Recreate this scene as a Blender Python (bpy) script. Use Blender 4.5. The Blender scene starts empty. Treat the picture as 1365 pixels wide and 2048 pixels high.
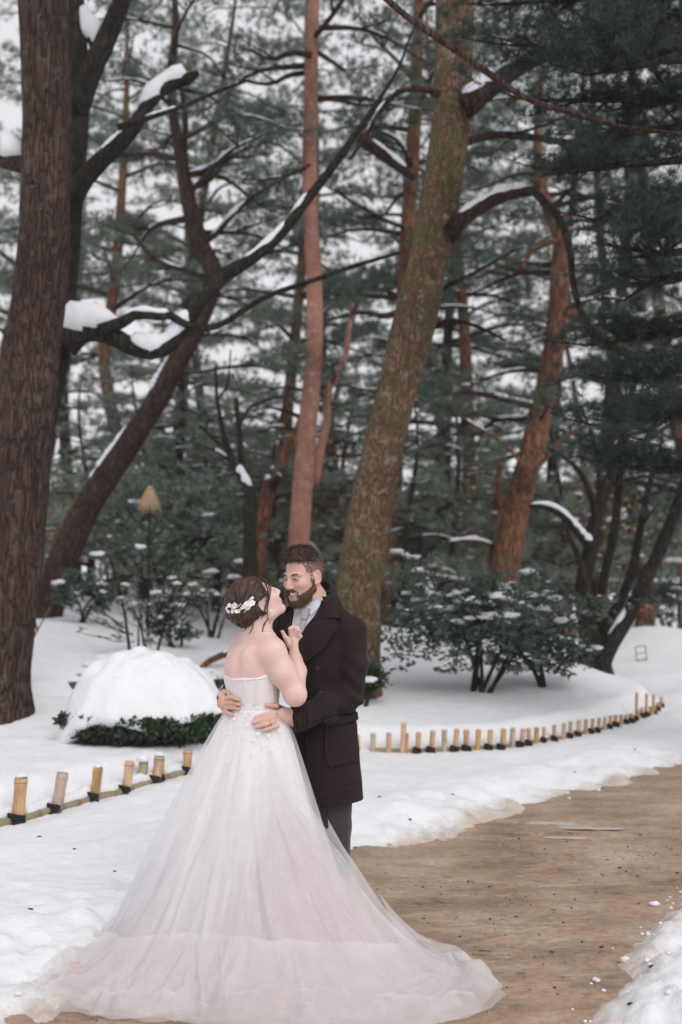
import bpy, math, random
import numpy as np
from mathutils import Vector
from mathutils.bvhtree import BVHTree

# ------------------------------------------------------------------ camera
FPX = 1991.0; CAM = np.array([0.0, 0.0, 1.65]); PITCH = math.atan(126.0 / FPX)
_c, _s = math.cos(PITCH), math.sin(PITCH)
sc = bpy.context.scene
cd = bpy.data.cameras.new('camera'); cam = bpy.data.objects.new('camera', cd)
sc.collection.objects.link(cam); sc.camera = cam
cd.sensor_fit = 'VERTICAL'; cd.sensor_height = 36.0; cd.sensor_width = 24.0; cd.lens = 36.0 * FPX / 2048.0
cd.clip_start = 0.05; cd.clip_end = 3000
cam.location = CAM; cam.rotation_euler = (math.pi / 2 + PITCH, 0, 0)
cd.dof.use_dof = True; cd.dof.focus_distance = 4.62; cd.dof.aperture_fstop = 1.5

# ------------------------------------------------------------------ world (overcast winter sky) and sun
world = bpy.data.worlds.new('World'); sc.world = world; world.use_nodes = True
wn = world.node_tree; wn.nodes.clear()
wo = wn.nodes.new('ShaderNodeOutputWorld'); wb = wn.nodes.new('ShaderNodeBackground')
sky = wn.nodes.new('ShaderNodeTexSky'); sky.sky_type = 'NISHITA'; sky.sun_disc = False
SUN_EL, SUN_ROT = math.radians(48), math.radians(200)
sky.sun_elevation = SUN_EL; sky.sun_rotation = SUN_ROT; sky.dust_density = 4.0
hs = wn.nodes.new('ShaderNodeHueSaturation'); hs.inputs['Saturation'].default_value = 0.25
mx = wn.nodes.new('ShaderNodeMix'); mx.data_type = 'RGBA'; mx.inputs[0].default_value = 0.82
mx.inputs[7].default_value = (9.6, 9.5, 9.9, 1)          # even cloud layer
wn.links.new(sky.outputs[0], hs.inputs['Color']); wn.links.new(hs.outputs[0], mx.inputs[6])
wn.links.new(mx.outputs[2], wb.inputs[0]); wn.links.new(wb.outputs[0], wo.inputs[0])
wb.inputs[1].default_value = 0.1
sd = bpy.data.lights.new('sun', 'SUN'); sun = bpy.data.objects.new('sun', sd); sc.collection.objects.link(sun)
sd.energy = 1.4; sd.angle = math.radians(35); sd.color = (1.0, 0.96, 0.91)
# sun stands behind and to the right of the camera, high, through cloud
_az = math.radians(150)   # compass direction towards the sun, from +Y clockwise
_sv = Vector((math.sin(_az) * math.cos(SUN_EL), math.cos(_az) * math.cos(SUN_EL), math.sin(SUN_EL)))
sun.rotation_euler = (-_sv).to_track_quat('-Z', 'Y').to_euler()
sky.sun_rotation = _az
sc.view_settings.view_transform = 'Standard'; sc.view_settings.look = 'None'
sc.view_settings.exposure = -0.02; sc.view_settings.gamma = 1.0; sc.view_settings.use_curve_mapping = False
sc.cycles.max_bounces = 7; sc.cycles.diffuse_bounces = 4; sc.cycles.glossy_bounces = 2
sc.cycles.transparent_max_bounces = 24; sc.cycles.use_denoising = True
sc.cycles.use_adaptive_sampling = True; sc.cycles.adaptive_threshold = 0.02

# ------------------------------------------------------------------ helpers
def ray(px, py):
    u = (px - 682.5) / FPX; v = -(py - 1024.0) / FPX
    return np.array([u, _c - v * _s, _s + v * _c])
def P(px, py, Y):
    d = ray(px, py); return CAM + d * (Y / d[1])
def rs(seed): return np.random.default_rng(seed)
def norm(v):
    v = np.asarray(v, float); return v / (np.linalg.norm(v, axis=-1, keepdims=True) + 1e-12)
def sstep(a, b, x):
    t = np.clip((x - a) / (b - a), 0, 1); return t * t * (3 - 2 * t)

def _hash(ix, iy, iz, seed):
    h = (ix * 374761393 + iy * 668265263 + iz * 2147483647 + seed * 974634777) & 0xffffffff
    h = ((h ^ (h >> 13)) * 1274126177) & 0xffffffff
    return ((h ^ (h >> 16)) & 0xffff) / 65535.0
def vnoise(p, seed=0):
    p = np.asarray(p, float); i = np.floor(p).astype(np.int64); f = p - i; f = f * f * (3 - 2 * f)
    r = 0
    for dx in (0, 1):
        for dy in (0, 1):
            for dz in (0, 1):
                w = (f[..., 0] if dx else 1 - f[..., 0]) * (f[..., 1] if dy else 1 - f[..., 1]) * (f[..., 2] if dz else 1 - f[..., 2])
                r = r + w * _hash(i[..., 0] + dx, i[..., 1] + dy, i[..., 2] + dz, seed)
    return r * 2 - 1
def fbm(p, octv=4, seed=0):
    p = np.asarray(p, float); a, r = 1.0, 0
    for o in range(octv):
        r = r + a * vnoise(p * (2 ** o), seed + o * 17); a *= 0.5
    return r
def fbm2(x, y, sc_=1.0, octv=4, seed=0):
    return fbm(np.stack([x * sc_, y * sc_, np.full_like(x, 0.37)], -1), octv, seed)

def make_mesh(name, V, F, smooth=True):
    """V (n,3); F an (m,k) array or a list of such arrays"""
    me = bpy.data.meshes.new(name)
    V = np.ascontiguousarray(V, dtype=np.float32)
    Fs = F if isinstance(F, list) else [F]
    Fs = [np.asarray(f, dtype=np.int32) for f in Fs if len(f)]
    me.vertices.add(len(V)); me.vertices.foreach_set('co', V.ravel())
    li = np.concatenate([f.ravel() for f in Fs]); tot = np.concatenate([np.full(len(f), f.shape[1], np.int32) for f in Fs])
    st = np.concatenate([[0], np.cumsum(tot)[:-1]]).astype(np.int32)
    me.loops.add(len(li)); me.loops.foreach_set('vertex_index', li.astype(np.int32))
    me.polygons.add(len(tot)); me.polygons.foreach_set('loop_start', st)
    me.polygons.foreach_set('use_smooth', np.full(len(tot), bool(smooth)))
    me.update(calc_edges=True); me.validate()
    return me
class MB:
    """collects pieces of geometry that belong to ONE part"""
    def __init__(s): s.v = []; s.f = {}; s.n = 0
    def add(s, V, *Fs):
        V = np.asarray(V, float).reshape(-1, 3); s.v.append(V)
        for F in Fs:
            F = np.asarray(F, int)
            if len(F): s.f.setdefault(F.shape[1], []).append(F + s.n)
        s.n += len(V); return s
    def data(s):
        return np.concatenate(s.v), [np.concatenate(x) for x in s.f.values()]
def link(o, parent=None):
    sc.collection.objects.link(o)
    if parent is not None: o.parent = parent
    return o
def wloc(o):
    l = np.array(o.location)
    if o.parent is not None: l = l + wloc(o.parent)
    return l
def obj(name, geo, mat, parent=None, smooth=True, kind=None, label=None, cat=None, group=None, loc=None):
    """one mesh object; geo in world coordinates"""
    V, F = geo.data() if isinstance(geo, MB) else geo
    V = np.asarray(V, float)
    base = wloc(parent) if parent is not None else np.zeros(3)
    if loc is not None: V = V - np.asarray(loc)
    else: V = V - base
    o = bpy.data.objects.new(name, make_mesh(name, V, F, smooth))
    if loc is not None: o.location = np.asarray(loc) - base
    for m in (mat if isinstance(mat, (list, tuple)) else [mat]): o.data.materials.append(m)
    link(o, parent); return tag(o, label, cat, group, kind)
def tag(o, label=None, cat=None, group=None, kind=None):
    if label: o['label'] = label
    if cat: o['category'] = cat
    if group: o['group'] = group
    if kind: o['kind'] = kind
    return o
def thing(name, loc, label, cat, group=None):
    o = bpy.data.objects.new(name, None); o.location = loc; o.empty_display_size = 0.1
    link(o); return tag(o, label, cat, group)

def catmull(pts, n):
    """pts (k,d) -> n samples through them"""
    p = np.asarray(pts, float); k = len(p)
    if k == 2:
        t = np.linspace(0, 1, n)[:, None]; return p[0] * (1 - t) + p[1] * t
    q = np.vstack([2 * p[0] - p[1], p, 2 * p[-1] - p[-2]])
    seg = np.linalg.norm(np.diff(p[:, :3], axis=0), axis=1) if p.shape[1] >= 3 else np.linalg.norm(np.diff(p, axis=0), axis=1)
    cum = np.concatenate([[0], np.cumsum(seg)]); s = np.linspace(0, cum[-1], n)
    i = np.clip(np.searchsorted(cum, s, 'right') - 1, 0, k - 2); t = ((s - cum[i]) / np.maximum(seg[i], 1e-9))[:, None]
    a, b, c, d = q[i], q[i + 1], q[i + 2], q[i + 3]
    return 0.5 * (2 * b + (c - a) * t + (2 * a - 5 * b + 4 * c - d) * t * t + (3 * b - a - 3 * c + d) * t ** 3)
def frames(C):
    T = norm(np.gradient(C, axis=0)); n = len(C); N = np.zeros((n, 3))
    ref = np.array([1.0, 0, 0]) if abs(T[0][0]) < 0.8 else np.array([0, 1.0, 0])
    N[0] = norm(np.cross(T[0], np.cross(ref, T[0])))
    for i in range(1, n):
        v = N[i - 1] - T[i] * np.dot(N[i - 1], T[i]); N[i] = norm(v)
    return T, N, np.cross(T, N)
def tube(C, R, sides=8, rough=None, caps=True):
    """C (n,3), R (n,) or (n,sides); rough(angle grid, arclength grid)->relative radius"""
    C = np.asarray(C, float); n = len(C); T, N, B = frames(C)
    a = np.arange(sides) * 2 * math.pi / sides
    R = np.asarray(R, float)
    if R.ndim == 1: R = np.repeat(R[:, None], sides, 1)
    if rough is not None:
        L = np.concatenate([[0], np.cumsum(np.linalg.norm(np.diff(C, axis=0), axis=1))])
        R = R * (1 + rough(np.repeat(a[None], n, 0), np.repeat(L[:, None], sides, 1)))
    V = C[:, None] + R[..., None] * (np.cos(a)[None, :, None] * N[:, None] + np.sin(a)[None, :, None] * B[:, None])
    V = V.reshape(-1, 3)
    i = np.arange(n - 1)[:, None] * sides; j = np.arange(sides)[None]; j2 = (j + 1) % sides
    F = np.stack([i + j, i + j2, i + sides + j2, i + sides + j], -1).reshape(-1, 4)
    if not caps: return V, F
    V = np.vstack([V, C[0], C[-1]]); b0, b1 = n * sides, n * sides + 1
    jj = np.arange(sides); tr = np.vstack([np.stack([np.full(sides, b0), (jj + 1) % sides, jj], -1),
        np.stack([np.full(sides, b1), (n - 1) * sides + jj, (n - 1) * sides + (jj + 1) % sides], -1)])
    return V, F, tr
def grid_faces(nr, nc, wrap=False):
    i = np.arange(nr - 1)[:, None] * nc
    j = np.arange(nc if wrap else nc - 1)[None]; j2 = (j + 1) % nc
    return np.stack([i + j, i + j2, i + nc + j2, i + nc + j], -1).reshape(-1, 4)
def blob(center, r, seed=0, nu=14, nv=10, amp=0.18, freq=2.2, flat=0.0):
    """lumpy ellipsoid; flat>0 pulls the underside flat"""
    u = np.arange(nu) * 2 * math.pi / nu; v = np.linspace(0.02, math.pi - 0.02, nv)
    d = np.stack([np.sin(v)[:, None] * np.cos(u), np.sin(v)[:, None] * np.sin(u), np.repeat(np.cos(v)[:, None], nu, 1)], -1)
    k = 1 + amp * fbm(d * freq + seed * 3.7, 3, seed)
    V = d * k[..., None] * np.asarray(r)
    if flat: V[..., 2] = np.where(V[..., 2] < 0, V[..., 2] * (1 - flat), V[..., 2])
    return (V + np.asarray(center)).reshape(-1, 3), grid_faces(nv, nu, True)
def box(c, half, ax=None):
    ax = np.eye(3) if ax is None else np.asarray(ax)
    s = np.array([[x, y, z] for x in (-1, 1) for y in (-1, 1) for z in (-1, 1)], float) * np.asarray(half)
    V = s @ ax + np.asarray(c)
    F = np.array([[0, 1, 3, 2], [4, 6, 7, 5], [0, 4, 5, 1], [2, 3, 7, 6], [0, 2, 6, 4], [1, 5, 7, 3]])
    return V, F

def strands(roots, dirs, length, width, rng, curl=0.15, droop=0.0, seg=4, face=None):
    """flat tapering hairs, vectorised"""
    n = len(roots); L = np.broadcast_to(np.asarray(length, float), (n,)) * rng.uniform(0.75, 1.2, n)
    d = norm(dirs); bend = rng.normal(0, curl, (n, 3)); t = np.linspace(0, 1, seg)
    C = roots[:, None] + L[:, None, None] * (d[:, None] * t[None, :, None] + bend[:, None] * (t ** 2)[None, :, None]); C[..., 2] -= droop * (L[:, None] * t ** 2)
    side = norm(np.cross(d, (CAM - roots) if face is None else face)) * width * 0.5; w = (1 - 0.85 * t)[None, :, None]
    V = np.stack([C - side[:, None] * w, C + side[:, None] * w], 2).reshape(n, seg * 2, 3)
    i = np.arange(seg - 1) * 2; f = np.stack([i, i + 1, i + 3, i + 2], -1)
    return V.reshape(-1, 3), (f[None] + (np.arange(n) * seg * 2)[:, None, None]).reshape(-1, 4)

# ------------------------------------------------------------------ materials
def nodes_of(name):
    m = bpy.data.materials.new(name); m.use_nodes = True; nt = m.node_tree
    return m, nt, nt.nodes['Principled BSDF']
def tex_noise(nt, scale, detail=4, rough=0.55, vec=None, stretch=None, dist=0.0):
    tc = nt.nodes.new('ShaderNodeTexCoord'); mp = nt.nodes.new('ShaderNodeMapping')
    nt.links.new(tc.outputs['Object'], mp.inputs['Vector'])
    if stretch: mp.inputs['Scale'].default_value = stretch
    n = nt.nodes.new('ShaderNodeTexNoise'); n.inputs['Scale'].default_value = scale
    n.inputs['Detail'].default_value = detail; n.inputs['Roughness'].default_value = rough
    n.inputs['Distortion'].default_value = dist
    nt.links.new(mp.outputs[0], n.inputs['Vector']); return n
def ramp(nt, src, stops):
    r = nt.nodes.new('ShaderNodeValToRGB'); e = r.color_ramp.elements
    while len(e) > 1: e.remove(e[-1])
    e[0].position, e[0].color = stops[0][0], (*stops[0][1], 1)
    for p, c in stops[1:]:
        k = e.new(p); k.color = (*c, 1)
    nt.links.new(src, r.inputs[0]); return r
def g1(v): return (v, v, v)
def mixc(nt, fac, a, b, mode='MIX'):
    m = nt.nodes.new('ShaderNodeMix'); m.data_type = 'RGBA'; m.blend_type = mode
    for sock, val in ((m.inputs[0], fac), (m.inputs[6], a), (m.inputs[7], b)):
        if hasattr(val, 'is_linked') or hasattr(val, 'links'): nt.links.new(val, sock)
        elif isinstance(val, (int, float)): sock.default_value = val
        else: sock.default_value = (*val, 1)
    return m.outputs[2]
def bump(nt, bs, h, strength=0.4, dist=0.02, prev=None):
    b = nt.nodes.new('ShaderNodeBump'); b.inputs['Strength'].default_value = strength; b.inputs['Distance'].default_value = dist
    nt.links.new(h, b.inputs['Height'])
    if prev is not None: nt.links.new(prev, b.inputs['Normal'])
    nt.links.new(b.outputs[0], bs.inputs['Normal']); return b.outputs[0]
def simple(name, col, rough=0.7, var=0.15, scale=30, bumpk=0.0, metal=0.0, spec=None, stretch=None):
    m, nt, b = nodes_of(name); n = tex_noise(nt, scale, 4, 0.6, stretch=stretch)
    r = ramp(nt, n.outputs[0], [(0.25, tuple(c * (1 - var) for c in col)), (0.75, tuple(min(1, c * (1 + var)) for c in col))])
    nt.links.new(r.outputs[0], b.inputs['Base Color']); b.inputs['Roughness'].default_value = rough; b.inputs['Metallic'].default_value = metal
    if spec is not None: b.inputs['Specular IOR Level'].default_value = spec
    if bumpk: bump(nt, b, n.outputs[0], bumpk, 0.01)
    return m
def bark(name, dark, mid, light, moss=None, mossamt=0.5, lichen=None, zs=0.16, scale=16, bk=0.9, crev=0.1, mscale=3.1):
    m, nt, b = nodes_of(name)
    tc = nt.nodes.new('ShaderNodeTexCoord'); mp = nt.nodes.new('ShaderNodeMapping'); mp.inputs['Scale'].default_value = (1, 1, zs)
    nt.links.new(tc.outputs['Object'], mp.inputs[0])
    n0 = nt.nodes.new('ShaderNodeTexNoise'); n0.inputs['Scale'].default_value = 7; n0.inputs['Detail'].default_value = 3
    nt.links.new(mp.outputs[0], n0.inputs['Vector'])
    va = nt.nodes.new('ShaderNodeVectorMath'); va.operation = 'MULTIPLY_ADD'; va.inputs[1].default_value = (0.22,) * 3
    nt.links.new(n0.outputs['Color'], va.inputs[0]); nt.links.new(mp.outputs[0], va.inputs[2])
    vo = nt.nodes.new('ShaderNodeTexVoronoi'); vo.feature = 'DISTANCE_TO_EDGE'; vo.inputs['Scale'].default_value = scale
    nt.links.new(va.outputs[0], vo.inputs['Vector'])
    wv = nt.nodes.new('ShaderNodeTexNoise'); wv.inputs['Scale'].default_value = scale * 1.1; wv.inputs['Detail'].default_value = 5; wv.inputs['Roughness'].default_value = 0.65; nt.links.new(mp.outputs[0], wv.inputs['Vector'])
    vm = nt.nodes.new('ShaderNodeMath'); vm.operation = 'MULTIPLY'; nt.links.new(vo.outputs['Distance'], vm.inputs[0]); nt.links.new(wv.outputs[0], vm.inputs[1])
    cr = ramp(nt, vm.outputs[0], [(0.0, g1(crev)), (0.05, g1(0.6 + 0.4 * crev)), (0.17, g1(0.9)), (0.4, g1(1))])
    fine = nt.nodes.new('ShaderNodeTexNoise'); fine.inputs['Scale'].default_value = scale * 3.2; fine.inputs['Detail'].default_value = 5
    fine.inputs['Roughness'].default_value = 0.7; nt.links.new(mp.outputs[0], fine.inputs['Vector'])
    c1 = ramp(nt, fine.outputs[0], [(0.3, mid), (0.7, light)])
    col = mixc(nt, cr.outputs[0], dark, c1.outputs[0])
    big = tex_noise(nt, 1.7, 4, 0.6)
    br = ramp(nt, big.outputs[0], [(0.35, g1(0.62)), (0.65, g1(1.15))]); col = mixc(nt, 1.0, col, br.outputs[0], 'MULTIPLY')
    if lichen:
        ln = tex_noise(nt, 9, 5, 0.65); lr = ramp(nt, ln.outputs[0], [(0.56, g1(0)), (0.66, g1(0.8))]); col = mixc(nt, lr.outputs[0], col, lichen)
    if moss:
        mn = tex_noise(nt, mscale, 8, 0.78); lo = 0.66 - 0.22 * mossamt
        mr = ramp(nt, mn.outputs[0], [(lo, g1(0)), (lo + 0.14, g1(0.8))]); col = mixc(nt, mr.outputs[0], col, moss)
    nt.links.new(col, b.inputs['Base Color']); b.inputs['Roughness'].default_value = 0.9; b.inputs['Specular IOR Level'].default_value = 0.2
    p = bump(nt, b, cr.outputs[0], bk, 0.03); bump(nt, b, fine.outputs[0], 0.5, 0.012, p)
    return m
def foliage(name, c0, c1, rough=0.6):
    m, nt, b = nodes_of(name); n = tex_noise(nt, 1.3, 3, 0.6); n2 = tex_noise(nt, 40, 2, 0.6)
    a = nt.nodes.new('ShaderNodeMath'); a.operation = 'MULTIPLY_ADD'; a.inputs[1].default_value = 0.6
    nt.links.new(n2.outputs[0], a.inputs[0]); s2 = nt.nodes.new('ShaderNodeMath'); s2.operation = 'MULTIPLY'; s2.inputs[1].default_value = 0.5
    nt.links.new(n.outputs[0], s2.inputs[0]); nt.links.new(s2.outputs[0], a.inputs[2])
    r = ramp(nt, a.outputs[0], [(0.4, c0), (0.7, c1)])
    nt.links.new(r.outputs[0], b.inputs['Base Color']); b.inputs['Roughness'].default_value = rough; b.inputs['Specular IOR Level'].default_value = 0.3
    return m
M = {}
def snow_mat(name, col=(0.80, 0.81, 0.84), bk=0.5, soil=False):
    m, nt, b = nodes_of(name)
    n1 = tex_noise(nt, 9, 6, 0.6); n2 = tex_noise(nt, 120, 3, 0.7)
    r = ramp(nt, n1.outputs[0], [(0.3, tuple(c * 0.95 for c in col)), (0.7, col)])
    out = r.outputs[0]
    if soil:   # trodden slush stained with sand where the snow thins out beside the path
        at = nt.nodes.new('ShaderNodeAttribute'); at.attribute_name = 'slush'
        d = tex_noise(nt, 9, 6, 0.75); sm_ = nt.nodes.new('ShaderNodeMath'); sm_.operation = 'MULTIPLY_ADD'; sm_.inputs[1].default_value = 1.3
        nt.links.new(d.outputs[0], sm_.inputs[0]); sb_ = nt.nodes.new('ShaderNodeMath'); sb_.operation = 'SUBTRACT'; sb_.inputs[1].default_value = 1.05
        nt.links.new(at.outputs['Fac'], sb_.inputs[0]); nt.links.new(sb_.outputs[0], sm_.inputs[2])
        dr = ramp(nt, sm_.outputs[0], [(0.0, g1(0)), (0.6, g1(0.85))]); out = mixc(nt, dr.outputs[0], out, (0.46, 0.36, 0.28))
    nt.links.new(out, b.inputs['Base Color']); b.inputs['Roughness'].default_value = 0.75; b.inputs['Specular IOR Level'].default_value = 0.2
    b.inputs['Subsurface Weight'].default_value = 0.0
    p = bump(nt, b, n1.outputs[0], bk, 0.03); bump(nt, b, n2.outputs[0], bk * 0.7, 0.006, p)
    return m
M['snow'] = snow_mat('snow'); M['snow_bank'] = snow_mat('snow_bank', bk=0.7, soil=True)
M['snow_lump'] = snow_mat('snow_lump', col=(0.78, 0.79, 0.83), bk=0.5)
# ------------------------------------------------------------------ terrain
def flat(px, py, z=0.0):
    d = ray(px, py); t = (z - CAM[2]) / d[2]; return (CAM + d * t)[:2]
_left = [flat(*q) for q in [(95, 2048), (185, 1985), (290, 1905), (450, 1820), (600, 1762), (700, 1730), (850, 1684), (1000, 1640), (1200, 1584), (1365, 1538), (1500, 1508)]]
_right = [flat(*q) for q in [(1700, 1640), (1500, 1712), (1365, 1782), (1290, 1846), (1225, 1925), (1120, 2048)]]
PATH = np.array([(-0.95, 2.2), (-1.02, 3.0)] + _left + [(7.5, 11.5), (10, 11.5), (7.0, 8.6)] + _right + [(0.74, 3.0), (0.7, 2.2)])
def sd_poly(x, y, poly):
    """signed distance, negative inside"""
    d = np.full(x.shape, 1e9); ins = np.zeros(x.shape, bool)
    for a, b in zip(poly, np.roll(poly, -1, 0)):
        e = b - a; wx, wy = x - a[0], y - a[1]
        t = np.clip((wx * e[0] + wy * e[1]) / (e @ e), 0, 1)
        d = np.minimum(d, np.hypot(wx - e[0] * t, wy - e[1] * t))
        c = ((a[1] <= y) & (b[1] > y)) | ((b[1] <= y) & (a[1] > y))
        with np.errstate(divide='ignore', invalid='ignore'):
            xi = a[0] + (y - a[1]) * e[0] / (e[1] if e[1] else 1e-9)
        ins ^= c & (x < xi)
    return np.where(ins, -d, d)
def polyline_side(x, y, pl):
    """signed distance to an open polyline, positive on its left side"""
    d = np.full(x.shape, 1e9); s = np.zeros(x.shape)
    for a, b in zip(pl[:-1], pl[1:]):
        e = b - a; wx, wy = x - a[0], y - a[1]
        t = np.clip((wx * e[0] + wy * e[1]) / (e @ e), 0, 1); q = np.hypot(wx - e[0] * t, wy - e[1] * t)
        cr = e[0] * wy - e[1] * wx; up = q < d - 1e-9
        d = np.where(up, q, d); s = np.where(up, np.sign(cr), s)
    return d * s
FZ = 0.10
FENCE_PX = [(-130, 1675), (-60, 1662), (38, 1640), (112, 1618), (186, 1598), (252, 1580), (312, 1562), (372, 1545), (470, 1524), (600, 1506), (720, 1500), (790, 1503), (850, 1503), (920, 1498), (1000, 1496), (1060, 1488), (1130, 1476), (1200, 1460), (1260, 1444), (1310, 1425), (1326, 1410), (1318, 1398), (1290, 1388), (1255, 1381)]
FENCE = np.array([flat(px, py, FZ) for px, py in FENCE_PX])
def ground(x, y, fine=True):
    x = np.asarray(x, float); y = np.asarray(y, float)
    d = sd_poly(x, y, PATH); df = polyline_side(x, y, FENCE)
    n1 = fbm2(x, y, 1.3, 4, 5); n2 = fbm2(x, y, 5.0, 4, 9)
    dn = d + 0.10 * n1 + 0.06 * n2 + 0.03 * fbm2(x, y, 19.0, 3, 15)
    z = -0.035 + 0.055 * sstep(-0.10, 0.18, dn) + 0.085 * sstep(0.05, 0.75, dn)
    edge = sstep(0.7, 0.0, np.abs(d - 0.15))
    lump = 0.03 * n2 * sstep(-0.02, 0.15, dn) * (0.35 + edge)
    z = z + lump + 0.025 * n1 * sstep(0, 0.4, dn)
    if fine: z = z + 0.012 * fbm2(x, y, 17.0, 3, 21) * sstep(0, 0.1, dn) * (0.3 + edge) * sstep(9, 5, y)
    # right-hand bank beside the path, nearer and lumpier
    rb = sstep(0.0, 0.5, d) * sstep(0.3, 0.9, x - 0.35 * (y - 3.5)) * sstep(6.5, 5.0, y)
    z = z + rb * (0.06 + 0.04 * n2 + 0.03 * fbm2(x, y, 11, 3, 77))
    z = z + 0.17 * sstep(0.03, 0.26, df) * sstep(0.0, 0.4, d) * sstep(24, 12, y) - 0.03 * sstep(0.16, 0.02, np.abs(df + 0.04)) * (0.5 + 0.8 * n1)
    # garden ground rising away from the path
    up = np.maximum(0, y - 8.6 - 0.6 * np.maximum(0, x))
    rise = 1.25 * (1 - np.exp(-up * 0.075))
    left = 0.34 * sstep(-1.2, -4.0, x) * sstep(8.5, 13.0, y)
    und = 0.10 * fbm2(x, y, 0.33, 3, 31) * sstep(8, 13, y)
    z = z + np.where(df > 0, (rise + left + und) * sstep(0.0, 1.2, df), 0.0)
    # mound on the far right behind the bend
    z = z + 0.62 * np.exp(-(((x - 5.6) / 2.0) ** 2 + ((y - 18.0) / 2.6) ** 2))
    # little stream channel on the left
    cx = np.array([[-2.9, 10.2], [-2.62, 10.9], [-2.35, 11.6], [-2.1, 12.3]])
    dc = np.abs(polyline_side(x, y, cx)); z = z - 0.22 * sstep(0.28, 0.12, dc)
    return z
def gz(x, y): return float(ground(np.array([x]), np.array([y]))[0])
def hit(px, py):
    """where the view ray of a pixel of the photograph meets the snow"""
    d = ray(px, py); Y = np.arange(3.0, 60, 0.02); p = CAM[None] + d[None] * (Y / d[1])[:, None]
    b = p[:, 2] - ground(p[:, 0], p[:, 1]); k = np.argmax(b < 0)
    if not (b < 0).any(): return None
    return p[k]

def sheet(y0, y1, step, r0, r1, dr, zfun):
    ys = [y0]
    while ys[-1] < y1: ys.append(ys[-1] * (1 + step))
    ys = np.array(ys); rr = np.arange(r0, r1 + 1e-9, dr)
    Yg, Rg = np.meshgrid(ys, rr, indexing='ij'); Xg = Rg * (Yg + 1.0)
    Z = zfun(Xg, Yg); return np.stack([Xg, Yg, Z], -1).reshape(-1, 3), grid_faces(len(ys), len(rr))[:, ::-1]
_sg = sheet(2.3, 70, 0.0065, -0.75, 0.75, 0.0042, ground)
_so = obj('snow_ground', _sg, M['snow_bank'], kind='structure')
_sx, _sy = _sg[0][:, 0], _sg[0][:, 1]; _sl = sstep(0.42, -0.02, sd_poly(_sx, _sy, PATH) + 0.08 * fbm2(_sx, _sy, 3.0, 3, 55))
_at = _so.data.attributes.new('slush', 'FLOAT', 'POINT'); _at.data.foreach_set('value', _sl.astype(np.float32))
# wide snow-covered land around (lies well below the modelled sheet near the camera)
_lx = np.linspace(-400, 400, 81); _LX, _LY = np.meshgrid(_lx, np.linspace(-300, 700, 101))
_LZ = np.where((np.abs(_LY - 35) < 40) & (np.abs(_LX) < 70), -0.9, -0.25)
_LZ = np.where((_LY > 75), 1.0, _LZ)
obj('land', (np.stack([_LX, _LY, _LZ], -1).reshape(-1, 3), grid_faces(101, 81)), M['snow'], kind='structure')

# ---- the trodden sandy path
m, nt, b = nodes_of('wet_sand'); M['path'] = m
n1 = tex_noise(nt, 1.5, 6, 0.65, stretch=(1, 1.6, 1)); n2 = tex_noise(nt, 26, 6, 0.7); n3 = tex_noise(nt, 7, 6, 0.7, stretch=(0.5, 1.4, 1), dist=0.6)
c = ramp(nt, n1.outputs[0], [(0.3, (0.25, 0.165, 0.11)), (0.5, (0.41, 0.29, 0.205)), (0.7, (0.52, 0.405, 0.315))])
c2 = ramp(nt, n2.outputs[0], [(0.3, g1(0.72)), (0.7, g1(1.15))]); col = mixc(nt, 1.0, c.outputs[0], c2.outputs[0], 'MULTIPLY')
dk = ramp(nt, n3.outputs[0], [(0.52, g1(0)), (0.72, g1(0.55))]); col = mixc(nt, dk.outputs[0], col, (0.13, 0.095, 0.07))
fr = tex_noise(nt, 5, 7, 0.75, stretch=(0.6, 1.2, 1)); fm = ramp(nt, fr.outputs[0], [(0.60, g1(0)), (0.72, g1(0.55))]); col = mixc(nt, fm.outputs[0], col, (0.62, 0.56, 0.50))
nt.links.new(col, b.inputs['Base Color'])
rr = ramp(nt, n1.outputs[0], [(0.35, g1(0.2)), (0.6, g1(0.6))]); nt.links.new(rr.outputs[0], b.inputs['Roughness'])
b.inputs['Specular IOR Level'].default_value = 0.4
p_ = bump(nt, b, n2.outputs[0], 0.5, 0.012); bump(nt, b, n3.outputs[0], 0.6, 0.03, p_)
def path_z(x, y):
    return 0.012 * fbm2(x, y, 2.2, 4, 41) + 0.006 * fbm2(x, y, 12, 3, 43) - 0.05 * sstep(0.25, 0.6, sd_poly(x, y, PATH)) - 0.012 * sstep(0.7, 0.2, np.hypot((x - 1.52) / 1.0, (y - 6.45) / 0.35))
obj('path', sheet(2.35, 13, 0.008, -0.5, 0.75, 0.006, path_z), M['path'], kind='structure')
# melt water in a rut, its sky reflection painted as pale colour
m, nt, b = nodes_of('puddle_sky_sheen'); M['water'] = m
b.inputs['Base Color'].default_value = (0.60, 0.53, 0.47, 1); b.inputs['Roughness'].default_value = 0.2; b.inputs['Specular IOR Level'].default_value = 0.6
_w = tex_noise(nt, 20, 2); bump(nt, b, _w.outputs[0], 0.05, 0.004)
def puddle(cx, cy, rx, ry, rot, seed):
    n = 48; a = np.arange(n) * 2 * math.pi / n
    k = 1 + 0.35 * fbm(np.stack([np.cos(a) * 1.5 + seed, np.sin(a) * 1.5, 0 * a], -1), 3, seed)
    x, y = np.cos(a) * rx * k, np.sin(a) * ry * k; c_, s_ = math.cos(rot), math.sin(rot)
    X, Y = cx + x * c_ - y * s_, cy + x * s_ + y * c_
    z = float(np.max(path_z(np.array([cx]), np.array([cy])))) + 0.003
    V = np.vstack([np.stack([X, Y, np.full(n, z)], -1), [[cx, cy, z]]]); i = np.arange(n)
    return V, np.stack([np.full(n, n), i, (i + 1) % n], -1)
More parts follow.
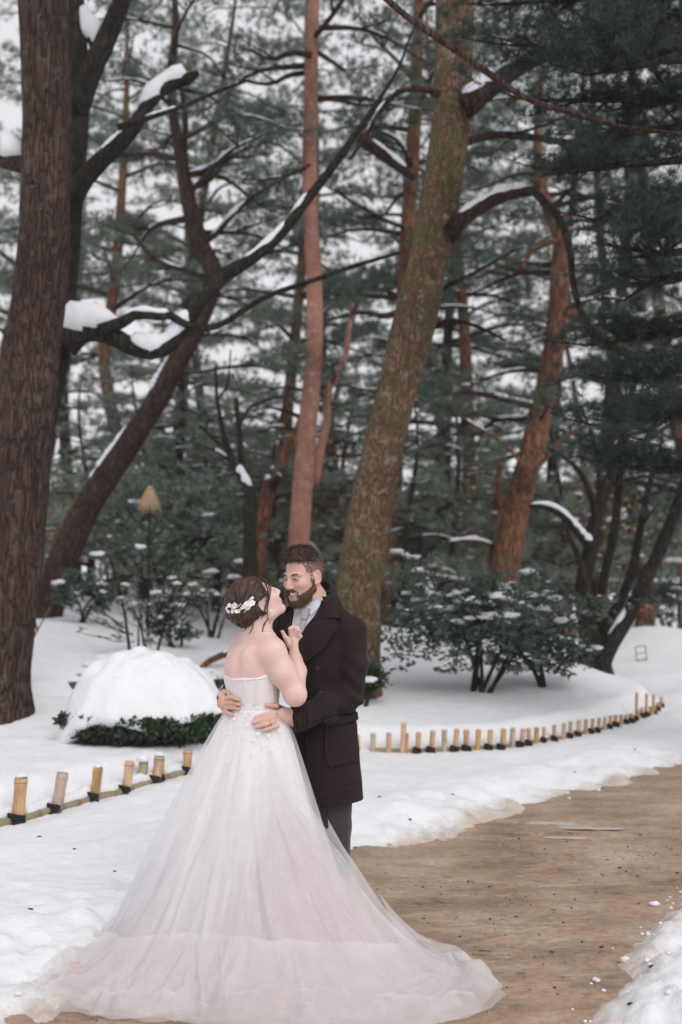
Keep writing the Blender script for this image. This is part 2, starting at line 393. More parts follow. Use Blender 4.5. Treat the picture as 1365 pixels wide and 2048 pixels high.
for k, (px, py, rx, ry) in enumerate([(1095, 1648, 0.22, 0.05), (1172, 1654, 0.26, 0.08), (1130, 1674, 0.16, 0.035)]):
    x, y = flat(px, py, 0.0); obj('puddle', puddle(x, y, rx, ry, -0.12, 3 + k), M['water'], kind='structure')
# ------------------------------------------------------------------ trees
M['bark_brown'] = bark('bark_brown', (0.016, 0.011, 0.009), (0.075, 0.044, 0.034), (0.14, 0.088, 0.07), lichen=(0.11, 0.095, 0.085), zs=0.13, scale=26)
M['bark_dark'] = bark('bark_dark', (0.012, 0.010, 0.009), (0.03, 0.025, 0.02), (0.055, 0.045, 0.036), moss=(0.05, 0.052, 0.03), mossamt=0.35, zs=0.3, scale=18)
M['bark_red'] = bark('bark_red', (0.20, 0.085, 0.065), (0.38, 0.16, 0.115), (0.48, 0.26, 0.20), lichen=(0.40, 0.34, 0.30), zs=0.4, scale=24, bk=0.5, crev=0.5)
M['bark_moss'] = bark('bark_moss', (0.045, 0.028, 0.018), (0.20, 0.105, 0.072), (0.33, 0.20, 0.14), moss=(0.10, 0.10, 0.04), mossamt=0.95, lichen=(0.30, 0.26, 0.21), zs=0.32, scale=26, crev=0.22, mscale=3.6)
M['bark_rust'] = bark('bark_rust', (0.05, 0.026, 0.017), (0.22, 0.10, 0.058), (0.33, 0.16, 0.095), moss=(0.05, 0.055, 0.04), mossamt=0.3, zs=0.22, scale=16)
M['bark_umber'] = bark('bark_umber', (0.014, 0.010, 0.008), (0.05, 0.03, 0.022), (0.115, 0.062, 0.045), moss=(0.05, 0.05, 0.035), mossamt=0.3, zs=0.22, scale=18)
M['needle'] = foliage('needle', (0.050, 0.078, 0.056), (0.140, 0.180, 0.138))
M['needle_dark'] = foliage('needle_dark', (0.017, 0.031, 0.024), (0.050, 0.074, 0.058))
M['needle_far'] = foliage('needle_far', (0.105, 0.145, 0.110), (0.235, 0.275, 0.215))  # paler than real needles: distance haze and skylight put into the colour
M['leaf'] = foliage('leaf', (0.035, 0.060, 0.044), (0.105, 0.140, 0.105), 0.4)
M['leaf_bush'] = foliage('leaf_bush', (0.020, 0.042, 0.022), (0.060, 0.095, 0.050), 0.45)
M['leaf_pale'] = foliage('leaf_pale', (0.075, 0.10, 0.07), (0.15, 0.18, 0.12), 0.5)
M['twig'] = simple('twig', (0.12, 0.085, 0.06), 0.85, 0.4, 30)
M['twig_red'] = simple('twig_red', (0.30, 0.13, 0.07), 0.85, 0.4, 12)
M['straw'] = simple('straw', (0.42, 0.30, 0.18), 0.8, 0.3, 40, stretch=(4, 4, 0.5))

def needles(C, A, n, L, w, rng, spread=0.95):
    """n blades from every tuft centre C, fanned round axis A"""
    N = len(C); d = rng.normal(size=(N, n, 3)); d = norm(d)
    d = norm(A[:, None] * (1 - spread * 0.45) + d * spread)
    ln = L * rng.uniform(0.65, 1.1, (N, n, 1)); base = C[:, None] + d * ln * 0.06
    tip = C[:, None] + d * ln; tip[..., 2] -= 0.1 * ln[..., 0]
    side = norm(np.cross(d, rng.normal(size=(N, n, 3)))) * w * 0.5
    V = np.stack([base - side, base + side, tip], 2).reshape(-1, 3)
    return V, np.arange(len(V)).reshape(-1, 3)
def px_path(pts, Y, n=None):
    """pts: (px,py,width px[,extra depth]) on a vertical sheet at depth Y -> smooth (n,4) with radius"""
    q = []
    for p in pts:
        y = Y + (p[3] if len(p) > 3 else 0.0); w = P(p[0], p[1], y); q.append([*w, p[2] * 0.5 * y / FPX])
    L = sum(np.linalg.norm(np.subtract(a[:3], b_[:3])) for a, b_ in zip(q[:-1], q[1:]))
    return catmull(q, n or max(8, int(L / 0.12)))
def bark_rough(seed, amp=0.05, fa=5.0, fl=2.2):
    def f(a, L):
        p = np.stack([np.cos(a) * fa * 0.55, np.sin(a) * fa * 0.55, L * fl], -1)
        r = fbm(p, 4, seed); rid = 1 - np.abs(vnoise(p * [1.9, 1.9, 0.7], seed + 5)) * 2
        return amp * r + amp * 0.5 * rid + amp * 0.5 * vnoise(np.stack([np.cos(a), np.sin(a), L * 1.3], -1), seed + 9)
    return f
def limb_mesh(path, sides=10, seed=0, amp=0.06):
    return tube(path[:, :3], path[:, 3], sides, bark_rough(seed, amp, 3, 5))
def snow_on(path, t0, t1, h=1.0, seed=0, thick=0.05, sides=10, sd=14):
    n = len(path); i0, i1 = int(t0 * (n - 1)), max(int(t1 * (n - 1)), int(t0 * (n - 1)) + 3)
    seg = catmull(path[i0:i1 + 1], max(10, (i1 - i0) * 2)); m_ = len(seg); t = np.linspace(0, 1, m_)
    env = np.minimum(1, np.minimum(t, 1 - t) * 7) ** 0.5
    lum = 1 + 0.28 * fbm(np.stack([t * 6 + seed, 0 * t, 0 * t], -1), 2, seed)
    R = (seg[:, 3] * 0.66 + thick * 0.42 * h) * env * lum
    C = seg[:, :3] + np.array([0, 0, 1.0]) * (seg[:, 3] * 0.55 + 0.35 * thick * h * env)[:, None]
    return tube(C, np.maximum(R, 0.004), sd, bark_rough(seed + 3, 0.07, 3, 7))

def grow(limbs, rng, dens=26, sec=2.6, seclen=0.9, tl=0.15, nn=22, w=0.008, t0=0.25, flatk=0.3, lift=0.12, twigs=True, vs=0.17):
    """side branches, twigs and needle tufts on the given limbs -> (branch MB, needle V, F)"""
    br = MB(); C, A = [], []
    for lb in limbs:
        P3 = lb[:, :3]; L = np.linalg.norm(np.diff(P3, axis=0), axis=1).sum(); T = norm(np.gradient(P3, axis=0)); n = len(lb)
        for k in range(max(2, int(L * sec))):
            t = rng.uniform(t0, 1.0) if k else 1.0
            i = min(n - 1, int(t * (n - 1))); p = P3[i]; td = T[i]
            sd_ = norm(np.cross(td, [0, 0, 1.0]) + 1e-6) * rng.choice([-1, 1]); an = rng.uniform(0.4, 1.25) if t < 0.98 else 0.1
            d = td * math.cos(an) + sd_ * math.sin(an); d[2] = d[2] * flatk + rng.uniform(-0.1, 0.25); d = norm(d)
            ln = seclen * rng.uniform(0.5, 1.15) * (1.15 - 0.45 * t)
            s = np.linspace(0, 1, 6)[:, None]; bend = norm(np.cross(d, [0, 0, 1.0]) + 1e-6) * rng.normal(0, 0.18)
            pts = p + d * s * ln + bend * s * s * ln + np.array([0, 0, lift]) * s * s * ln
            r0 = min(lb[i, 3] * 0.6, 0.022) + 0.004
            V, F, tr = tube(pts, np.linspace(r0, 0.004, 6), 4); br.add(V, F, tr)
            m_ = max(3, int(dens * ln)); u = rng.uniform(0.18, 1.05, m_) ** 0.8
            q = p + d * u[:, None] * ln + bend * (u * u)[:, None] * ln + np.array([0, 0, lift]) * (u * u)[:, None] * ln
            lat = rng.normal(0, 0.17 * seclen, (m_, 3)) * np.array([1, 1, vs]) * (0.5 + u)[:, None]; lat[:, 2] += 0.05
            c = q + lat; C.append(c); A.append(norm(lat * 1.2 + d * 0.12 + np.array([0, 0, 0.16])))
            if twigs:
                sdv = norm(np.cross(lat, rng.normal(size=lat.shape))) * 0.003
                br.add(np.stack([q - sdv, q + sdv, c], 1).reshape(-1, 3), np.arange(3 * m_).reshape(-1, 3))
    C = np.concatenate(C); A = np.concatenate(A)
    V, F = needles(C, A, nn, tl, w, rng); return br, V, F, C
TRI = [0]
def clumps(C, rng, n, r, seed=0):
    """snow pillows resting on tufts chosen from C, one mesh"""
    mb = MB()
    for i in rng.choice(len(C), min(n, len(C)), replace=False):
        k = rng.uniform(0.3, 1.3) ** 1.4; mb.add(*blob(C[i] + [0, 0, 0.04], (r * k, r * k * rng.uniform(0.7, 1.2), r * 0.40 * k), int(i) % 97, 10, 7, 0.6, 2.2, 0.4))
    return mb
def pine(name, label, trunk, limbs, barkm, needlem, seed, cat='tree', group=None, sides=24, hidden=(), grow_kw=None, snow=(), amp=0.05, clump=0, limb_snow_thick=0.05, foliage_on=None, dust=.4):
    rng = rs(seed); x, y = trunk[0, 0], trunk[0, 1]
    root = thing(name, (x, y, float(trunk[0, 2])), label, cat, group)
    tr = trunk.copy(); L = np.concatenate([[0], np.cumsum(np.linalg.norm(np.diff(tr[:, :3], axis=0), axis=1))])
    tr[:, 3] *= 1 + 0.35 * np.exp(-L / 0.28)
    n = max(20, int(L[-1] / (0.03 if sides > 30 else 0.07)))
    tr = catmull(tr, n)
    obj('trunk', MB().add(*tube(tr[:, :3], tr[:, 3], sides, bark_rough(seed, amp, 9 if sides > 30 else 4, 2.0))), barkm, root)
    bm2 = M['bark_umber'] if barkm in (M['bark_red'], M['bark_rust'], M['bark_moss']) else barkm
    for k, lb in enumerate(limbs): obj('limb', MB().add(*limb_mesh(lb, 12, seed + k)), barkm if (k == 0 and barkm == M['bark_red']) or seed == 71 else bm2, root)
    src = list(limbs) + list(hidden) if foliage_on is None else [limbs[i] for i in foliage_on] + list(hidden)
    if src:
        br, V, F, C = grow(src, rng, **(grow_kw or {}))
        for lb in hidden: br.add(*tube(lb[:, :3], lb[:, 3], 6))
        obj('branchwork', br, bm2, root, kind='stuff')
        o = obj('crown', (V, F), needlem, root, smooth=False, kind='stuff'); TRI[0] += len(F)
        if clump: obj('snow_clump', clumps(C, rng, int(clump * 4), 0.05), M['snow_lump'], root, kind='stuff')
    sl = MB()
    for lb in list(limbs) + list(hidden):
        for q in range(3):
            a0 = rng.uniform(.12, .8)
            if rng.uniform() < dust: sl.add(*snow_on(lb, a0, min(.97, a0 + rng.uniform(.1, .25)), .6, int(rng.integers(999)), .022, sd=7))
    if sl.n: obj('snow_line', sl, M['snow_lump'], root, kind='stuff')
    for k, (i, a, b_, h) in enumerate(snow):
        obj('snow_ridge', MB().add(*snow_on(limbs[i] if i >= 0 else tr, a, b_, h, seed + k, limb_snow_thick)), M['snow_lump'], root)
    return root
def auto_limbs(trunk, rng, n, lo, L0, L1, az=None, rise=0.15):
    out = []; m_ = len(trunk)
    for k in range(n):
        t = lo + (1 - lo) * (k + rng.uniform(0.1, 0.9)) / n; i = min(m_ - 1, int(t * (m_ - 1))); p = trunk[i, :3]
        a = k * 2.4 + rng.normal(0, 0.4) if az is None else rng.uniform(*az)
        ln = (L0 + (L1 - L0) * (t - lo) / (1 - lo)) * rng.uniform(0.7, 1.2)
        d = np.array([math.cos(a), math.sin(a), rng.uniform(-0.1, 0.25) + rise]); pe = np.array([-d[1], d[0], 0])
        s = np.linspace(0, 1, 9)[:, None]
        wob = pe * np.sin(s * rng.uniform(3, 6) + rng.uniform(0, 6)) * 0.09 * ln + np.array([0, 0, 1]) * (np.sin(s * rng.uniform(3, 6)) * 0.07 * ln - 0.14 * ln * s * s)
        r = min(trunk[i, 3] * 0.5, 0.022 * ln + 0.015)
        out.append(np.hstack([p + d * s * ln + wob * s, np.linspace(r, 0.010, 9)[:, None]]))
    return out
def root_at(pts, Y):
    """first trunk point pushed a little under the snow"""
    t = px_path(pts, Y); x, y = t[0, 0], t[0, 1]; z = gz(x, y) - 0.15
    d = t[0, :3] - t[min(3, len(t) - 1), :3]
    if t[0, 2] > z:
        e = t[0].copy(); k = (z - t[0, 2]) / min(-0.2, d[2]); e[:3] = t[0, :3] + d * k; t = np.vstack([e, t])
    return catmull(t, len(t) * 2)

# --- T1: big furrowed trunk on the left
t1 = root_at([(-20, 1425, 150), (-6, 1350, 122), (8, 1280, 112), (26, 1150, 106), (40, 1000, 107), (55, 800, 108), (75, 640, 104), (90, 480, 98), (95, 250, 96), (88, 60, 97), (84, -120, 92), (80, -500, 80), (84, -900, 60)], 9.3)
l1 = [px_path([(50, 330, 36), (0, 318, 34), (-70, 285, 30, -.3), (-160, 260, 22, -.5)], 9.35)]
r1 = pine('pine_tree', 'thick furrowed red-brown pine trunk with a knot, standing at the snowy stream bank', t1, l1, M['bark_brown'], M['needle_dark'], 11, sides=72, amp=0.06, hidden=auto_limbs(t1, rs(5), 16, 0.72, 2.4, 1.4), grow_kw=dict(dens=40, seclen=0.9, tl=0.13, nn=26, w=0.006), snow=[(0, .1, .95, 2.4)], limb_snow_thick=0.09, foliage_on=[])
kx = P(68, 368, 9.3 - 0.235)
_a = np.arange(20) * 2 * math.pi / 20
obj('knot', MB().add(*tube(np.stack([kx[0] + 0.042 * np.cos(_a), np.full(20, kx[1]), kx[2] + 0.038 * np.sin(_a)], -1), np.full(20, 0.017), 8)), M['bark_brown'], r1)
# --- T1b: black trunk behind it with the long snow-laden limbs
t1b = root_at([(0, 1390, 60), (22, 1200, 52), (66, 950, 46), (112, 740, 44), (135, 540, 46), (143, 400, 46), (152, 260, 50), (160, 150, 40), (152, 0, 34), (150, -200, 30), (155, -600, 18)], 10.4)
l1b = [px_path([(128, 690, 60), (165, 662, 50), (215, 668, 40), (262, 692, 36), (300, 704, 33), (340, 690, 30), (372, 648, 28), (405, 598, 28), (455, 550, 26), (505, 518, 24), (560, 470, 22), (610, 405, 20), (665, 335, 17), (712, 268, 14), (765, 190, 9), (800, 130, 6), (822, 70, 4), (850, 10, 2)], 10.2),
       px_path([(200, 662, 30), (245, 645, 24), (275, 628, 20), (310, 632, 18), (345, 632, 17), (372, 650, 15), (410, 657, 14), (450, 645, 13), (500, 612, 12), (545, 588, 11), (620, 563, 10), (700, 535, 9), (800, 505, 7)], 10.1),
       px_path([(145, 395, 44), (175, 350, 38), (225, 300, 34), (262, 262, 30), (300, 205, 26), (335, 172, 26), (375, 158, 26), (398, 146, 10)], 10.2),
       px_path([(150, 230, 48), (180, 150, 44), (205, 95, 40), (228, 40, 38), (252, -20, 34), (270, -90, 30), (300, -220, 22)], 10.35),
       px_path([(200, 110, 26), (172, 50, 20), (150, 0, 18), (130, -70, 14)], 10.4),
       px_path([(235, 255, 14), (300, 235, 11), (360, 215, 9), (430, 185, 7), (500, 160, 5)], 10.0)]
pine('pine_tree', 'black trunk close behind the furrowed pine, with long crooked snow-laden limbs', t1b, l1b, M['bark_dark'], M['needle'], 23, sides=28, hidden=auto_limbs(t1b, rs(8), 8, 0.75, 1.8, 1.0), grow_kw=dict(dens=34, sec=1.2, seclen=0.8, tl=0.13, nn=24, w=0.006, t0=0.55),
     snow=[(0, 0.012, 0.11, 2.0), (0, 0.13, 0.285, 1.2), (0, .42, .6, .25), (1, .1, .24, .5), (2, 0.66, 0.99, 1.25), (2, .30, .40, .4), (4, .0, .5, 1.6)], limb_snow_thick=0.085, foliage_on=[3], dust=.08)
# --- T2: leaning pine with snow along its upper side
t2 = root_at([(100, 1212, 54), (120, 1140, 58), (146, 1075, 56), (184, 1000, 53), (252, 895, 48), (308, 812, 44), (345, 740, 43), (385, 668, 40), (418, 596, 37), (428, 545, 37), (402, 492, 38), (380, 410, 32), (365, 330, 27), (350, 250, 22), (342, 150, 18), (352, 40, 14), (340, -80, 9)], 15.0)
l2 = [px_path([(418, 560, 18), (385, 545, 12), (335, 530, 10), (295, 505, 9), (268, 470, 6)], 14.9), px_path([(372, 352, 14), (410, 340, 12), (450, 318, 10), (500, 295, 7)], 15),
      px_path([(404, 486, 16), (430, 470, 12), (470, 425, 11), (510, 390, 8)], 15.1), px_path([(380, 380, 11), (420, 360, 9), (450, 325, 7)], 15.2), px_path([(365, 310, 14), (372, 250, 12), (365, 180, 8)], 15.1),
      px_path([(410, 575, 14), (440, 545, 10), (480, 520, 8), (560, 500, 5)], 15.3)]
r2 = pine('pine_tree', 'strongly leaning pine with snow lying along its upper side at the stream bank', t2, l2, M['bark_umber'], M['needle'], 31, sides=28, hidden=auto_limbs(t2, rs(12), 16, 0.6, 2.0, 1.0), grow_kw=dict(dens=40, sec=2.6, seclen=0.85, tl=0.15, nn=24, w=0.008, t0=0.4),
          snow=[(1, .1, .7, .6), (2, .3, .9, .6)])
tt = catmull(t2, 400)
def trunk_snow(tr, py0, py1, side, thick, seed):
    i = np.arange(len(tr)); pys = 1024 - np.array([((p[2] - CAM[2]) * _c - (p[1]) * _s) / (p[1] * _c + (p[2] - CAM[2]) * _s) for p in tr[:, :3]]) * FPX
    sel = (pys < py0) & (pys > py1); s = tr[sel]; t = np.linspace(0, 1, len(s)); env = np.minimum(1, np.minimum(t, 1 - t) * 6) ** .6
    lum = 1 + 0.4 * fbm(np.stack([t * 8, 0 * t, 0 * t + seed], -1), 3, seed)
    return tube(s[:, :3] + np.array(side) * s[:, 3:4] * 0.85, np.maximum(0.003, s[:, 3] * thick * env * lum), 10)
for a_, b_, th in ((985, 862, 0.42), (800, 745, 0.4), (770, 720, .3)):
    obj('snow_ridge', MB().add(*trunk_snow(tt, a_, b_, norm([-0.72, -0.25, 0.62]), th, a_)), M['snow_lump'], r2)
# --- T3: slim trunk behind the leaning pine
t3 = root_at([(240, 1130, 30), (240, 1000, 28), (236, 890, 27), (218, 790, 25), (208, 700, 23), (225, 600, 22), (236, 500, 20), (243, 400, 18), (250, 280, 14), (255, 120, 9), (250, -20, 6)], 21)
pine('pine_tree', 'slim kinked rust-coloured pine rising behind the leaning snow-topped trunk', t3, [px_path([(236, 880, 14), (262, 850, 11), (290, 840, 9), (330, 862, 7)], 20.8)], M['bark_rust'], M['needle_far'], 41, sides=16, hidden=auto_limbs(t3, rs(14), 20, 0.45, 2.6, 1.2), grow_kw=dict(dens=34, seclen=1.0, tl=0.17, nn=22, w=0.010), snow=[(0, .2, .95, .8)], foliage_on=[])
# --- T4: straight red pine in the middle
t4 = root_at([(590, 1290, 48), (595, 1180, 44), (598, 1100, 42), (604, 1000, 40), (615, 860, 38), (626, 740, 35), (630, 660, 33), (628, 540, 32), (622, 450, 31), (620, 330, 31), (622, 200, 29), (625, 80, 27), (628, -40, 25), (632, -300, 20), (630, -700, 10)], 15.0)
l4 = [px_path([(630, 968, 18, .2), (642, 900, 17, .3), (655, 835, 16, .4), (654, 790, 16, .4), (672, 750, 15, .4), (690, 715, 13, .4), (698, 660, 11, .4), (706, 605, 8, .4)], 15.2),
      px_path([(624, 110, 14), (585, 105, 11), (545, 118, 9), (500, 100, 6)], 14.8), px_path([(622, 145, 12), (580, 150, 10), (540, 168, 8), (480, 160, 5)], 15.2), px_path([(628, 100, 10), (660, 120, 9), (690, 140, 6)], 15),
      px_path([(625, 195, 9), (670, 200, 8), (730, 210, 6), (790, 200, 4)], 15.1), px_path([(622, 330, 9), (580, 350, 7), (520, 360, 5)], 14.9)]
pine('pine_tree', 'straight slender pine with bright red bark rising behind the groom', t4, l4, M['bark_red'], M['needle'], 51, sides=24, amp=0.03, hidden=auto_limbs(t4, rs(16), 18, 0.52, 2.4, 1.6), grow_kw=dict(dens=38, sec=2.2, seclen=0.95, tl=0.15, nn=24, w=0.008, t0=0.35))
# --- T5: big mossy leaning trunk on the right of the groom
t5 = root_at([(722, 1462, 86), (718, 1400, 84), (716, 1300, 86), (717, 1188, 90), (729, 1100, 87), (745, 1005, 83), (768, 900, 80), (790, 804, 78), (812, 710, 82), (830, 640, 84), (857, 512, 78), (880, 400, 76), (900, 270, 78), (908, 130, 76), (912, 0, 78), (918, -200, 70), (930, -600, 50), (925, -1000, 28)], 10.2)
l5 = [px_path([(895, 470, 44), (925, 440, 32), (960, 415, 28), (1005, 392, 26), (1040, 384, 24), (1068, 382, 20)], 10.1),
      px_path([(1064, 378, 18), (1090, 405, 17), (1120, 440, 16), (1140, 495, 15), (1146, 560, 14), (1165, 630, 14), (1200, 680, 18), (1250, 705, 18), (1310, 720, 14)], 10.0),
      px_path([(930, 215, 52), (965, 190, 42), (1000, 160, 40), (1045, 130, 36), (1110, 100, 32), (1180, 85, 28), (1260, 60, 24), (1380, 60, 18)], 10.0),
      px_path([(880, 190, 16), (845, 178, 12), (800, 182, 11), (765, 215, 10), (730, 275, 8), (700, 320, 6)], 9.8),
      px_path([(765, -10, 13, -2.4), (810, 30, 13, -2.4), (865, 68, 14, -2.4), (920, 105, 14, -2.4), (985, 152, 13, -2.4), (1060, 200, 12, -2.4), (1140, 225, 10, -2.4), (1230, 250, 8, -2.4), (1365, 268, 6, -2.4), (1450, 275, 4, -2.4)], 9.5),
      px_path([(720, 275, 26, 2.0), (760, 305, 24, 2.0), (800, 335, 20, 2.0), (830, 358, 12, 2.0)], 10.2),
      px_path([(868, 655, 12), (905, 640, 9), (960, 655, 7), (1010, 680, 5)], 10.6), px_path([(880, 580, 12), (920, 560, 9), (960, 540, 7), (1030, 500, 5)], 10.8),
      px_path([(880, 300, 20), (990, 270, 16, .4), (1100, 280, 13, .4), (1230, 300, 8, .3)], 10.4)]
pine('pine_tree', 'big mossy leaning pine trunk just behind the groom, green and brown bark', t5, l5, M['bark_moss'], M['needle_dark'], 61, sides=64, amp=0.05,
     hidden=auto_limbs(t5, rs(18), 12, 0.62, 2.6, 1.5, az=(-1.3, 0.6)) + auto_limbs(t5, rs(19), 6, 0.72, 1.6, 1.4, az=(1.2, 3.6)) + auto_limbs(t5, rs(181), 16, 0.8, 3.0, 2.0), grow_kw=dict(dens=52, sec=2.4, seclen=0.85, tl=0.13, nn=30, w=0.0055, t0=0.35),  # last set: unseen canopy limbs added above the frame to shade the trunk top
     snow=[(0, .25, 1, .55), (2, .02, .14, 1.6), (2, .22, .4, .3), (5, .2, .95, .9)], foliage_on=[2, 8], dust=.1)
# --- T6: rusty pine on the right
t6 = root_at([(998, 1235, 58), (1005, 1180, 58), (1016, 1110, 58), (1035, 1010, 52), (1058, 925, 48), (1080, 835, 46), (1100, 740, 43), (1116, 650, 42), (1120, 560, 39), (1124, 480, 34), (1105, 430, 28), (1085, 380, 22), (1075, 280, 16), (1085, 120, 9)], 16.0)
l6 = [px_path([(1125, 500, 28), (1130, 460, 22), (1128, 430, 16)], 16), px_path([(1040, 975, 12), (1085, 925, 9), (1125, 880, 11), (1160, 855, 9)], 15.6), px_path([(1090, 790, 14), (1075, 770, 10)], 16),
      px_path([(985, 1215, 26, .5), (988, 1130, 24, .5), (992, 1060, 22, .5), (996, 1000, 18, .5), (1000, 930, 12, .5)], 16.2),
      px_path([(990, 1092, 9), (950, 1080, 7), (915, 1082, 6), (880, 1086, 4)], 16.2), px_path([(995, 1135, 9, .3), (950, 1160, 8, .3), (890, 1155, 6, .3), (830, 1140, 4, .3)], 16.2),
      px_path([(1130, 620, 22), (1165, 640, 20), (1205, 670, 18), (1260, 710, 12)], 15.4), px_path([(1112, 480, 14), (1070, 500, 9), (1040, 540, 7)], 15.8), px_path([(1055, 940, 9), (1010, 890, 7), (950, 850, 5), (900, 820, 3)], 15.2)]
pine('pine_tree', 'rust-barked pine with a darker second stem, rising behind the evergreen shrub', t6, l6, M['bark_rust'], M['needle'], 71, sides=28, hidden=auto_limbs(t6, rs(20), 3, 0.3, 1.6, 1.4, az=(-2.6, -0.4)) + auto_limbs(t6, rs(21), 16, 0.35, 2.4, 1.4, az=(-.4, 3.5)), grow_kw=dict(dens=40, sec=2.5, seclen=0.95, tl=0.15, nn=24, w=0.008, t0=0.35),
     snow=[(4, .1, .95, .7), (5, .3, .9, .5), (2, .2, .9, 1.0)], clump=10, foliage_on=[8])
# --- T7: dark many-stemmed tree on the right
t7 = root_at([(1186, 1356, 72), (1186, 1310, 56), (1176, 1250, 34), (1166, 1180, 32), (1180, 1110, 30), (1192, 1040, 26), (1215, 970, 22), (1245, 880, 18), (1265, 780, 13), (1280, 690, 8)], 13.2)
l7 = [px_path([(1184, 1095, 22), (1165, 1075, 18), (1140, 1045, 17), (1115, 1022, 15), (1085, 1012, 12), (1058, 1012, 8)], 13.1),
      px_path([(1200, 1340, 36), (1222, 1290, 32), (1255, 1235, 30), (1290, 1165, 28), (1320, 1100, 27), (1345, 1040, 26), (1375, 960, 22), (1420, 850, 16)], 13.0),
      px_path([(1192, 1320, 26), (1212, 1260, 22), (1245, 1195, 20), (1268, 1130, 18), (1278, 1075, 16), (1290, 1010, 13), (1310, 920, 9)], 13.3),
      px_path([(1195, 1300, 20), (1200, 1220, 18), (1210, 1150, 18), (1226, 1080, 18), (1235, 1010, 17), (1240, 940, 15), (1250, 850, 12), (1230, 760, 8)], 13.4),
      px_path([(1172, 1170, 13), (1160, 1120, 12), (1142, 1080, 10), (1130, 1045, 7)], 13.0),
      px_path([(1192, 1040, 17), (1185, 1000, 14), (1165, 950, 12), (1130, 915, 9), (1095, 895, 6)], 13.0),
      px_path([(1205, 990, 12), (1195, 930, 10), (1185, 870, 8), (1165, 810, 5)], 13.2)]
pine('broadleaf_tree', 'dark many-stemmed tree spreading from one base near the fence bend', t7, l7, M['bark_dark'], M['needle_dark'], 81, sides=24, amp=0.06, hidden=auto_limbs(t7, rs(24), 6, 0.55, 1.2, 0.8), grow_kw=dict(dens=26, sec=2.2, seclen=0.7, tl=0.11, nn=18, w=0.008, t0=0.6),
     snow=[(0, .35, 1, .7), (0, .0, .12, 1.2), (1, .1, .45, .2)], foliage_on=[1, 2, 3], dust=.12)
# --- T8 / T9: small forked tree and the leaning one behind it
t8 = root_at([(502, 1160, 32), (500, 1100, 28), (500, 1030, 27), (500, 975, 26)], 14.0)
l8 = [px_path([(500, 985, 20), (485, 955, 16), (462, 915, 14), (448, 870, 11), (440, 830, 9), (434, 795, 7), (432, 730, 5)], 14.0), px_path([(492, 965, 14), (483, 920, 12), (480, 870, 11), (472, 795, 10)], 14.05),
      px_path([(455, 900, 9), (430, 880, 7), (398, 850, 5)], 13.9), px_path([(470, 930, 8), (440, 905, 6), (410, 895, 5)], 14.0), px_path([(480, 850, 8), (500, 815, 6), (550, 795, 5), (590, 790, 3)], 14.0), px_path([(436, 800, 5), (455, 770, 4), (462, 700, 3)], 14)]
pine('bare_tree', 'small bare forked tree with snow in its fork, left of the red pine', t8, l8, M['bark_dark'], M['needle'], 91, sides=20, dust=0, foliage_on=[], snow=[(0, .02, .10, .9), (3, .3, .6, .4)])
t9 = root_at([(512, 1165, 34), (520, 1090, 31), (528, 1030, 30), (540, 975, 30), (562, 930, 27), (585, 885, 23), (602, 850, 20), (625, 790, 16), (650, 720, 10)], 16.5)
pine('pine_tree', 'short dark leaning pine with orange inner bark, half behind the red pine', t9, [px_path([(540, 975, 12), (560, 950, 9), (548, 985, 5)], 16.3)], M['bark_rust'], M['needle_far'], 93, sides=18, foliage_on=[], hidden=auto_limbs(t9, rs(27), 8, 0.7, 1.4, 1.0), grow_kw=dict(dens=36, seclen=0.9, tl=0.16, nn=22, w=0.009), snow=[(-1, .52, .60, .5)])
# --- T10: thin dark stem left of centre
t10 = root_at([(362, 1110, 15), (362, 1040, 14), (360, 950, 14), (361, 870, 12), (364, 800, 10), (362, 700, 7)], 20.0)
pine('fir_tree', 'young fir with a thin dark straight stem behind the straw cone', t10, [px_path([(361, 1000, 7), (385, 985, 5), (420, 1010, 3)], 20)], M['bark_dark'], M['needle_far'], 95, sides=12, foliage_on=[], hidden=auto_limbs(t10, rs(29), 34, 0.12, 2.2, 0.7), grow_kw=dict(dens=36, seclen=0.85, tl=0.15, nn=22, w=0.010, sec=2.6), clump=14)
# --- T11: trunk partly behind the big mossy pine
t11 = root_at([(770, 1120, 40), (790, 900, 36), (808, 640, 34), (815, 480, 32), (825, 320, 30), (832, 180, 26), (838, 0, 20), (840, -200, 10)], 17.5)
pine('pine_tree', 'rust-coloured pine mostly hidden behind the big mossy trunk', t11, [px_path([(810, 620, 16), (770, 632, 13), (720, 625, 9), (660, 640, 6)], 17.3), px_path([(812, 455, 10), (770, 440, 8), (700, 400, 6), (650, 370, 4)], 17.3)], M['bark_rust'], M['needle'], 97, sides=16, hidden=auto_limbs(t11, rs(30), 22, 0.42, 2.4, 1.3), grow_kw=dict(dens=36, seclen=0.95, tl=0.16, nn=22, w=0.009))

# --- near pine standing just outside the right edge, its boughs hang into view
tn = root_at([(1640, 1560, 150), (1620, 1100, 130), (1600, 600, 120), (1590, 100, 110), (1580, -500, 90), (1580, -1100, 60)], 8.6)
ln_ = []
_r = rs(33)
for (py, tx, ty, dy) in [(980, 1240, 930, .2), (860, 1190, 850, -.3), (780, 1230, 760, .2), (660, 1190, 690, .6), (560, 1250, 600, -.2), (440, 1200, 440, .3), (330, 1100, 340, -.4), (210, 1060, 200, .1), (90, 1020, 90, -.3), (-40, 980, 10, .2), (-120, 1120, -40, -.6), (820, 1290, 880, -.5), (520, 1290, 500, -.8), (150, 1180, 150, -.8), (260, 1190, 270, .3), (30, 1120, 60, .5)]:
    ln_.append(px_path([(1600, py, 34), (1480, (py * 0.7 + ty * 0.3) - 25, 24, dy * .3), (1330, (py * .35 + ty * .65) - 12 + _r.normal(0, 12), 16, dy * .7), (tx, ty, 5, dy)], 8.6, 12))
